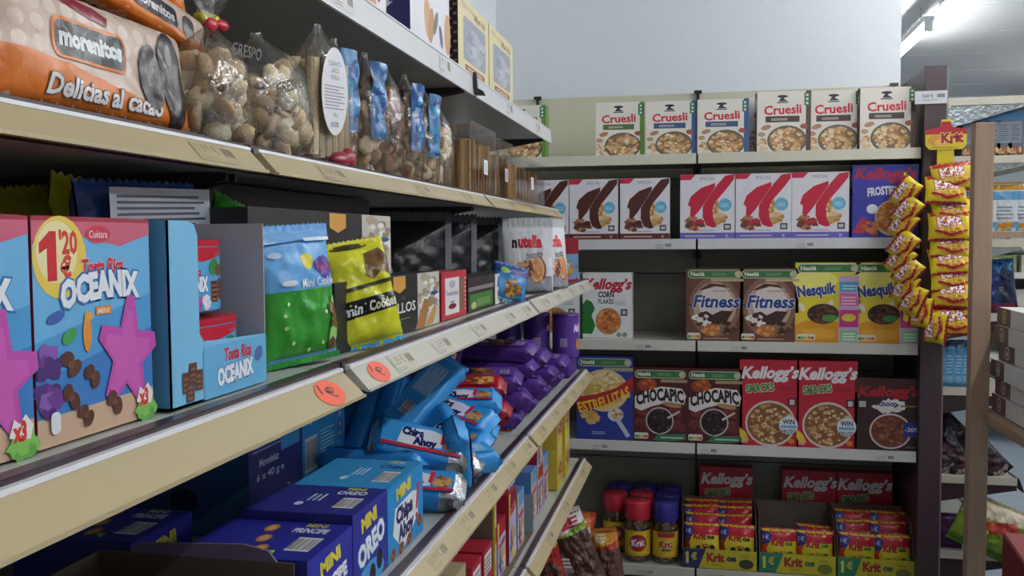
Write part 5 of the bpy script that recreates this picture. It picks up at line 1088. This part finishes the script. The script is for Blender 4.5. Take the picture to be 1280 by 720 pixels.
m3 = lbox('biscuit_box', 'x', 'biscuit box', 0, .085, .05, .14, 0, 0, '5a86c4', A_mik('6a9ad4', 'c23a4a'))
gE = 'picture boxes on the lowest visible shelf'
for p, x, y_, dz, ll in ((m2, XE-.04, 1.915, 0, 'red-topped picture box, first behind the yellow edge'), (m3, XE-.04, 1.915, .126, 'blue-topped picture box standing on the first red-topped one'), (m2, XE-.04, 2.01, 0, 'red-topped picture box, second from the yellow edge'), (m3, XE-.12, 2.01, 0, 'blue-topped picture box behind the second red-topped one'),
    (m1, XE-.035, 2.11, .0, 'tall dark red picture box with a yellow corner, lower one'), (m1, XE-.045, 2.15, .166, 'tall dark red picture box with a yellow corner, raised above the others'), (m3, XE-.035, 2.21, 0, 'blue-topped picture box after the tall dark red one'), (m3, XE-.04, 2.42, 0, 'blue-topped picture box in front of the grey board'), (m2, XE-.04, 2.515, 0, 'red-topped picture box in front of the grey board'), (m3, XE-.04, 2.61, 0, 'blue-topped picture box before the yellow boxes'), (m2, XE-.04, 2.515, .126, 'red-topped picture box on top, in front of the grey board')):
    place(p, (x, y_, ZE+.003+dz), (0, 0, Q90), ll, gE)
t = thing('divider_board', 'upright blue-grey cardboard divider between the picture boxes and the yellow boxes', 'divider', (XE-.02, 2.66, ZE)); MB().box(-.20, -.045, 0, .003, 0, .26, '8f9cac', 'dull').build('board', t)
a = Art(8, 13); a.rect(0, 0, 8, 13, 'd8b83a'); a.rect(0, 9.6, 8, 13, 'dccb7a'); a.ell(4, 5, 3, 3.4, 'c98a3c'); a.bits(4, 5, 2.6, 3, 20, 1.2, ['e8c87a', 'b56a2c', '4a4a8c', 'c23a3a'], 4); a.rect(0, 0, 8, 1.6, 'e0d23a')
y3 = lbox('biscuit_box', 'x', 'biscuit box', 0, .10, .06, .125, 0, 0, 'd2b83a', a)
for k, (y_, dz, ll) in enumerate(((2.78, 0, 'lower one before the last'), (2.78, .126, 'upper one before the last'), (2.94, 0, 'lower one at the very end'), (2.94, .126, 'upper one at the very end'), (2.78, .252-.01, 'topmost, partly behind the rail above'))):
    if k < 4: place(y3, (XE-.03, y_, ZE+.002+dz), (0, 0, Q90), 'yellow picture box at the shelf end, '+ll, 'yellow picture boxes at the end of the lowest visible shelf')

# ================================================================== right aisle, seen past the dark post
SH = [(1.956, 'top', True), (1.743, 'second', True), (1.437, 'third', True), (1.165, 'fourth', False), (.888, 'fifth', False), (.557, 'sixth', False), (.27, 'lowest', False)]
GX0, GX1, GY0 = .862, 1.135, 3.66
for z, nm, pale in SH:
    t = thing('shelf', f'{nm} aisle shelf seen from its end beyond the dark post', 'shelf', (GX0, GY0, z), group='right aisle shelves')
    L = GX1-GX0; MB().box(0, L, 0, 1.3, -.022, -.001, 'b9b8ac', 'paint').build('shelf_board', t)
    MB().box(0, L+.004, -.004, 0, -.026, .002, 'cfcaba', 'paint').build('edge_strip', t)
    c = 'a9b0b2' if pale else '3a2c30'; b = MB()
    b.prism([(.0, -.027), (L, -.027), (L+.006, -.036 if pale else -.045), (.0, -.115 if z > 1.9 else -.10)], 'y', .001, .004, c, 'foil' if pale else 'paint')
    b.build('bracket', t)
    MB().prism([(L, .004), (L+.012, .0), (L+.03, -.05), (L+.022, -.05), (L, -.03)], 'y', .0, 1.3, '2e2428' if not pale else 'c9c5b6', 'satin').build('price_rail', t)
MB_ = thing('gondola', 'dark steel back frame of the right aisle shelves', 'shelving frame', (.846, 3.66, 0))
MB().box(0, .014, 0, 1.3, .1, 2.03, '4a3c40', 'paint').build('back_panel', MB_)
MB().box(0, .25, .02, 1.28, 0, .1, '3a3033', 'paint').build('base_plinth', MB_)
def gx(px, y=3.68, py=400): return U(px, py, Y=y).x
# slate cartons
sl = Art(9, 17); sl.rect(0, 0, 9, 17, '5b6470'); sl.rect(0, 13.4, 9, 17, '3f78a8'); sl.rect(1.2, 5, 7.8, 13, '7f8794'); sl.lines(1.8, 6, 7.2, 12.4, 8, '555c68'); sl.rect(0, 0, 9, 3.4, '6a4a34'); sl.bits(4.5, 2, 3.6, 1.4, 16, 1.1, ['a8784a', '8a5a34', 'c9a87a'], 3)
t = thing('food_carton', 'x', 'carton'); carton_parts(t, .052, .12, .165, '4a5260', fit(sl, .052, .165)); sc_ = t
for k in range(5):
    place(sc_, (gx(1207+14.5*k, 3.69, 180)+.012, 3.745, SH[1][0]), (0, 0, 0), f'slate grey carton with a blue top, second aisle shelf, {nth[k]} from the dark post', 'slate cartons on the right aisle shelf')
wb = Art(14, 20); wb.rect(0, 0, 14, 20, 'cfd4da'); wb.rect(0, 17, 14, 20, 'd09a3a'); wb.rect(0, 13.6, 14, 16.6, '5a9ac8'); wb.lines(3, 7, 11, 12, 4, '8a90a0'); wb.bits(9, 3.4, 4.4, 2.6, 26, 1.4, ['e0b04a', '5a9ac8', 'c98a3a'], 4)
t = thing('pasta_bag', 'x', 'bag'); pouch_parts(t, .13, .215, .028, 'c3c8ce', fit(wb, .13, .215), seed=41); wbg = t
for k, (px, ll) in enumerate(((1226, 'nearest the dark post'), (1252, 'middle one, right of the wooden post'), (1279, 'at the right edge of the photo'))):
    place(wbg, (gx(px, 3.72, 270), 3.72+.0*k, SH[2][0]), (R(-4), 0, R(-8)), 'white bag with a blue band, third aisle shelf, '+ll, 'white bags on the right aisle shelf')
for k, (px, c, ll) in enumerate(((1224, '2a3c78', 'left one partly behind the hanging snack bags'), (1246, '24304a', 'right one with a light blue top corner'))):
    db = Art(14, 18); db.rect(0, 0, 14, 18, c); db.poly([(0, 18), (14, 18), (14, 13), (9, 15.4)], '3f84c0'); db.rect(1, 1, 13, 3, '7a2c44'); db.ell(6, 8, 4, 4, '3a3a48'); db.lines(3, 6, 10, 9, 3, '6a7080')
    t = thing('crisps_bag', 'dark blue bag on the fourth aisle shelf, '+ll, 'bag', (gx(px, 3.74, 360)+.01, 3.74, SH[3][0]), (R(-5), R(4-10*k), R(-12)), 'dark blue bags on the right aisle shelf'); pouch_parts(t, .13, .20, .034, c, fit(db, .13, .20), seed=43+k, wr=.4)
lb_ = Art(6, 17); lb_.rect(0, 0, 6, 17, '5c9cc8'); lb_.rect(0, 14.5, 6, 17, '39485c'); lb_.lines(1.4, 5, 4.8, 12, 6, 'a9cfe4'); lb_.rect(1.4, 1.4, 4.6, 4, '86b8d6')
t = thing('rusk_pack', 'x', 'packet'); pouch_parts(t, .042, .175, .016, '4c88b4', fit(lb_, .042, .175), seed=45, pu=5, pv=9, wr=.2); lbp = t
for k in range(5):
    place(lbp, (gx(1179+9.5*k, 3.70, 455), 3.705, SH[4][0]), (R(-3), R(-4+2*k), R(-12)), f'slim light blue packet on the fifth aisle shelf, {nth[k]} from the dark post', 'slim light blue packets on the right aisle shelf')
t = thing('dried_fruit_bag', 'x', 'bag'); dkb = t
dd = Art(11, 20); dd.rect(0, 0, 11, 20, '2a2630'); dd.bits(5.5, 8, 4.6, 7, 40, 1.3, ['4a3438', '5c4048', '3a2c40', '6a4450'], 3, (0, 0, 11, 19)); dd.bits(5.5, 2, 4.2, 1.6, 12, 1.3, ['b8aca4', '8a7a78'], 5, (0, 0, 11, 19))
pouch_parts(t, .10, .20, .030, '26222c', fit(dd, .10, .20), seed=46, wr=.4)
for k, (px, py, dy, ry) in enumerate(((1184, 592, 0, -28), (1208, 592, .0, -34), (1190, 560, .06, -40), (1212, 560, .06, -46), (1253, 594, .0, -42), (1226, 588, .09, -48), (1180, 540, .12, -38))):
    p = U(px, py, Y=3.70+dy)
    place(dkb, (p.x, p.y, max(p.z, SH[5][0]+.002)), (R(-6), R(ry), R(-6)), f'dark shiny bag on the sixth aisle shelf, {nth[k]} of the heap', 'dark shiny bags heaped on the sixth aisle shelf')
gb = Art(22, 16); gb.rect(0, 0, 22, 16, '8fae3a'); gb.poly([(0, 9), (22, 12), (22, 16), (0, 16)], 'd8c8b0'); gb.poly([(4, 8), (16, 12), (20, 9), (9, 6)], 'c2483c'); gb.rect(0, 0, 22, 2.4, '5c8c34'); gb.ell(7, 6, 3, 1.6, 'd8c23a')
t = thing('cereal_bag', 'large green bag with cream and red print leaning on the lowest aisle shelf', 'bag', (1.02, 3.66, .272), (R(-12), R(22), R(-10))); pouch_parts(t, .26, .20, .05, '8aa63a', fit(gb, .26, .20), seed=47, wr=.3)
t = thing('purple_pack', 'dark purple packet low beside the dark post', 'packet', (.915, 3.70, .272), (R(-8), 0, R(-5))); pouch_parts(t, .10, .13, .02, '4a2458', None, seed=48, wr=.3)
t = thing('red_carton', 'large red cardboard carton at the lower right corner', 'carton', (1.10, 3.0, 0), (0, 0, R(-6)))
b = MB().box(-.17, .17, -.15, .15, 0, .50, '8c2c30', 'dull'); b.build('carton', t, .003); MB().box(-.165, .165, -.145, .145, .5005, .503, 'a85a5c', 'dull').build('lid_flap', t); a = Art(20, 6); a.bits(10, 3, 8, 2, 10, 1.4, ['d8b8a8', 'c23a3c'], 3); MB().art(a, lambda x, y, l: (x/100-.1, -.1505-l, y/100+.4)).build('printed_side', t)

# ---- wooden rack with flat white boxes
pl, pr = U(1214, 430, Y=2.9), U(1238, 430, Y=2.9); zt = U(1232, 153, Y=2.9).z
t = thing('wooden_rack', 'rack of bare wooden posts and bars at the right edge of the photo', 'rack', (pl.x, 2.9, 0))
W_ = pr.x-pl.x; zc_ = U(1270, 293, Y=2.9).z
for dx, dy in ((0, 0), (.62, 0), (0.0, -.85), (.62, -.85)):
    if dy: continue
    MB().box(dx, dx+W_, 0, .045, 0, zt, 'b0927a', 'wood').build('post', t, .002)
MB().box(W_, .62, .008, .036, zc_-.010, zc_+.010, 'b0927a', 'wood').build('crossbar', t, .002)
for dx in (W_-.012, .60): MB().box(dx, dx+.03, -.60, .0, .905, .935, 'a98a70', 'wood').build('side_bar', t, .002)
for k in range(3): MB().box(W_+.018, .60, -.55+.22*k, -.49+.22*k, .925, .936, 'a98a70', 'wood').build('slat', t, .001)
for s in (0, 1): MB().box((W_-.012) if not s else .60, ((W_-.012) if not s else .60)+.03, -.64, -.60, 0, .96, 'a98a70', 'wood').build('front_leg', t, .002)
bx0 = pl.x+W_+.022
sd = Art(60, 5); sd.rect(0, 0, 60, 5, 'dcdad8'); sd.rect(0, 0, 13, 5, '6f5c50'); sd.ell(7, 2.5, 2.0, 2.0, 'c9c2bc', 18); sd.ell(7, 2.5, 1.5, 1.5, '6f5c50', 18); sd.ell(7, 2.4, .8, .9, 'c9c2bc', 12)
t = thing('flat_box', 'x', 'box'); MB().box(0, .50, -.58, 0, 0, .046, 'd6d4d2', 'card').build('carton', t, .002); MB().box(-.002, .502, -.582, .002, .030, .049, 'dedcda', 'card').build('lid', t, .001)
MB().art(sd, lambda x, y, l: (-.0026-l, -x/100, y/100)).build('printed_side', t); fb = t
for k in range(6):
    place(fb, (bx0+(.0, .006, -.004, .008, .0, .01)[k], 2.945-(.0, .01, .0, .03, .01, .0)[k], .938+.051*k), (0, 0, R((0, 1, -1, 1.5, 0, -1)[k])), f'flat white box with a brown printed end, {nth[k]} from the bottom of the stack', 'flat white boxes stacked on the wooden rack')

# ---- distant shelving across the far room
t = thing('shelving_unit', 'pale shelving unit far back at the right edge behind the wooden rack', 'shelving unit', (1.95, 6.9, 0))
MB().box(0, 2.4, .38, .42, 0, 1.75, '77776c', 'paint').build('back_panel', t)
for k, z in enumerate((.3, .62, .92, 1.2, 1.45)):
    MB().box(0, 2.4, 0, .4, z-.04, z, 'c9c8bc', 'paint').build('shelf_board', t)
for k in (0, 1.2, 2.37): MB().box(k, k+.03, .36, .43, 0, 1.8, '5c5654', 'paint').build('upright', t)
rg = random.Random(12)
CN = {'7a8a5c': 'olive green', 'a9a08c': 'beige', '5c6478': 'slate', '9a6a58': 'brick red', 'b8b4a8': 'pale grey', '6a7a8c': 'blue-grey'}
for z in (.3, .62, .92, 1.2, 1.45):
    x = 1.98; q_ = -1
    while x < 2.9:
        w_, h_ = rg.choice((.09, .12, .16)), rg.choice((.12, .16, .19)); c = rg.choice(('7a8a5c', 'a9a08c', '5c6478', '9a6a58', 'b8b4a8', '6a7a8c'))
        if rg.random() < .75 and q_ < 9:
            q_ += 1
            tt = thing('far_carton', f"{CN[c]} carton on the {('knee-high','thigh-high','waist-high','chest-high','top')[(.3,.62,.92,1.2,1.45).index(z)]} shelf of the distant unit, {nth[q_]} from its left end", 'carton', (x+w_/2, 7.08, z), (0, 0, 0), 'cartons on the distant shelving unit')
            MB().box(-w_/2, w_/2, -.1, .1, 0, h_, c, 'card').build('carton', tt, .003); MB().box(-w_*.35, w_*.35, -.1015, -.1005, h_*.3, h_*.8, 'c9c4b8', 'card').build('printed_label', tt)
        x += w_+.03

# ---- snack bags in the corner below, in front of the jars
def corner_bag(px, py, w, h, body, cols, label, yy, rot, hc, seed):
    p = U(px, py, Y=yy)
    t = thing('snack_bag', label, 'snack bag', (p.x, yy, p.z-h), rot, 'loose snack bags in the corner below the shelf end')
    a = Art(w*100, h*100); W, H = a.W, a.H
    a.rect(0, 0, W, H*.8, body); a.bits(W/2, H*.35, W*.42, H*.3, 46, 1.5, ['6a4a40', '7a5a4c', '4c3430', '8a6a58'], seed, (0, 0, W, H)); a.rect(0, H*.78, W, H, hc[0]); a.poly([(0, H*.78), (W, H*.86), (W, H*.78)], hc[1]); a.ell(W*.4, H*.9, W*.25, H*.05, hc[2]); a.lines(W*.3, H*.84, W*.9, H*.95, 3, cols)
    pouch_parts(t, w, h, .04, body, a, seed=seed, wr=.5)
    return t
corner_bag(708, 640, .13, .40, '54403c', 'd8c8c0', 'clear brown snack bag with an orange and white header, leftmost in the corner', 3.36, (R(-3), R(8), R(20)), ('c2442c', 'd8d0c8', 'e08a3a'), 51)
corner_bag(728, 642, .10, .33, '7a7a2c', 'e6e0d8', 'yellow-green snack bag with an orange and white header in the corner', 3.32, (R(0), R(-4), R(10)), ('d87a4a', 'e2dcd8', 'c23a3a'), 52)
corner_bag(752, 632, .13, .38, '5c463e', 'c23a4c', 'brown snack bag with a tilted white, pink and green header in the corner', 3.30, (R(-4), R(-22), R(12)), ('e2dcdc', '8ab83a', 'd84a6a'), 53)
corner_bag(773, 660, .10, .33, '6a4a40', 'd8b03a', 'brown snack bag with an orange header leaning on the snack jar', 3.36, (R(0), R(-10), R(-10)), ('d8883a', 'c23a3a', 'e6d8b0'), 54)
corner_bag(704, 656, .08, .30, 'b02c30', '3a4a9c', 'narrow red snack bag with a blue patch and yellow foot in the corner', 3.22, (R(4), R(-14), R(5)), ('b8282c', 'd8c03a', '3a4aa0'), 55)
corner_bag(690, 690, .14, .30, '4c3a38', 'b0a8a0', 'dim brown snack bag lowest in the corner beside the shelf end', 3.25, (R(0), R(5), R(25)), ('5c4a48', '8a8084', '4a3a3c'), 56)
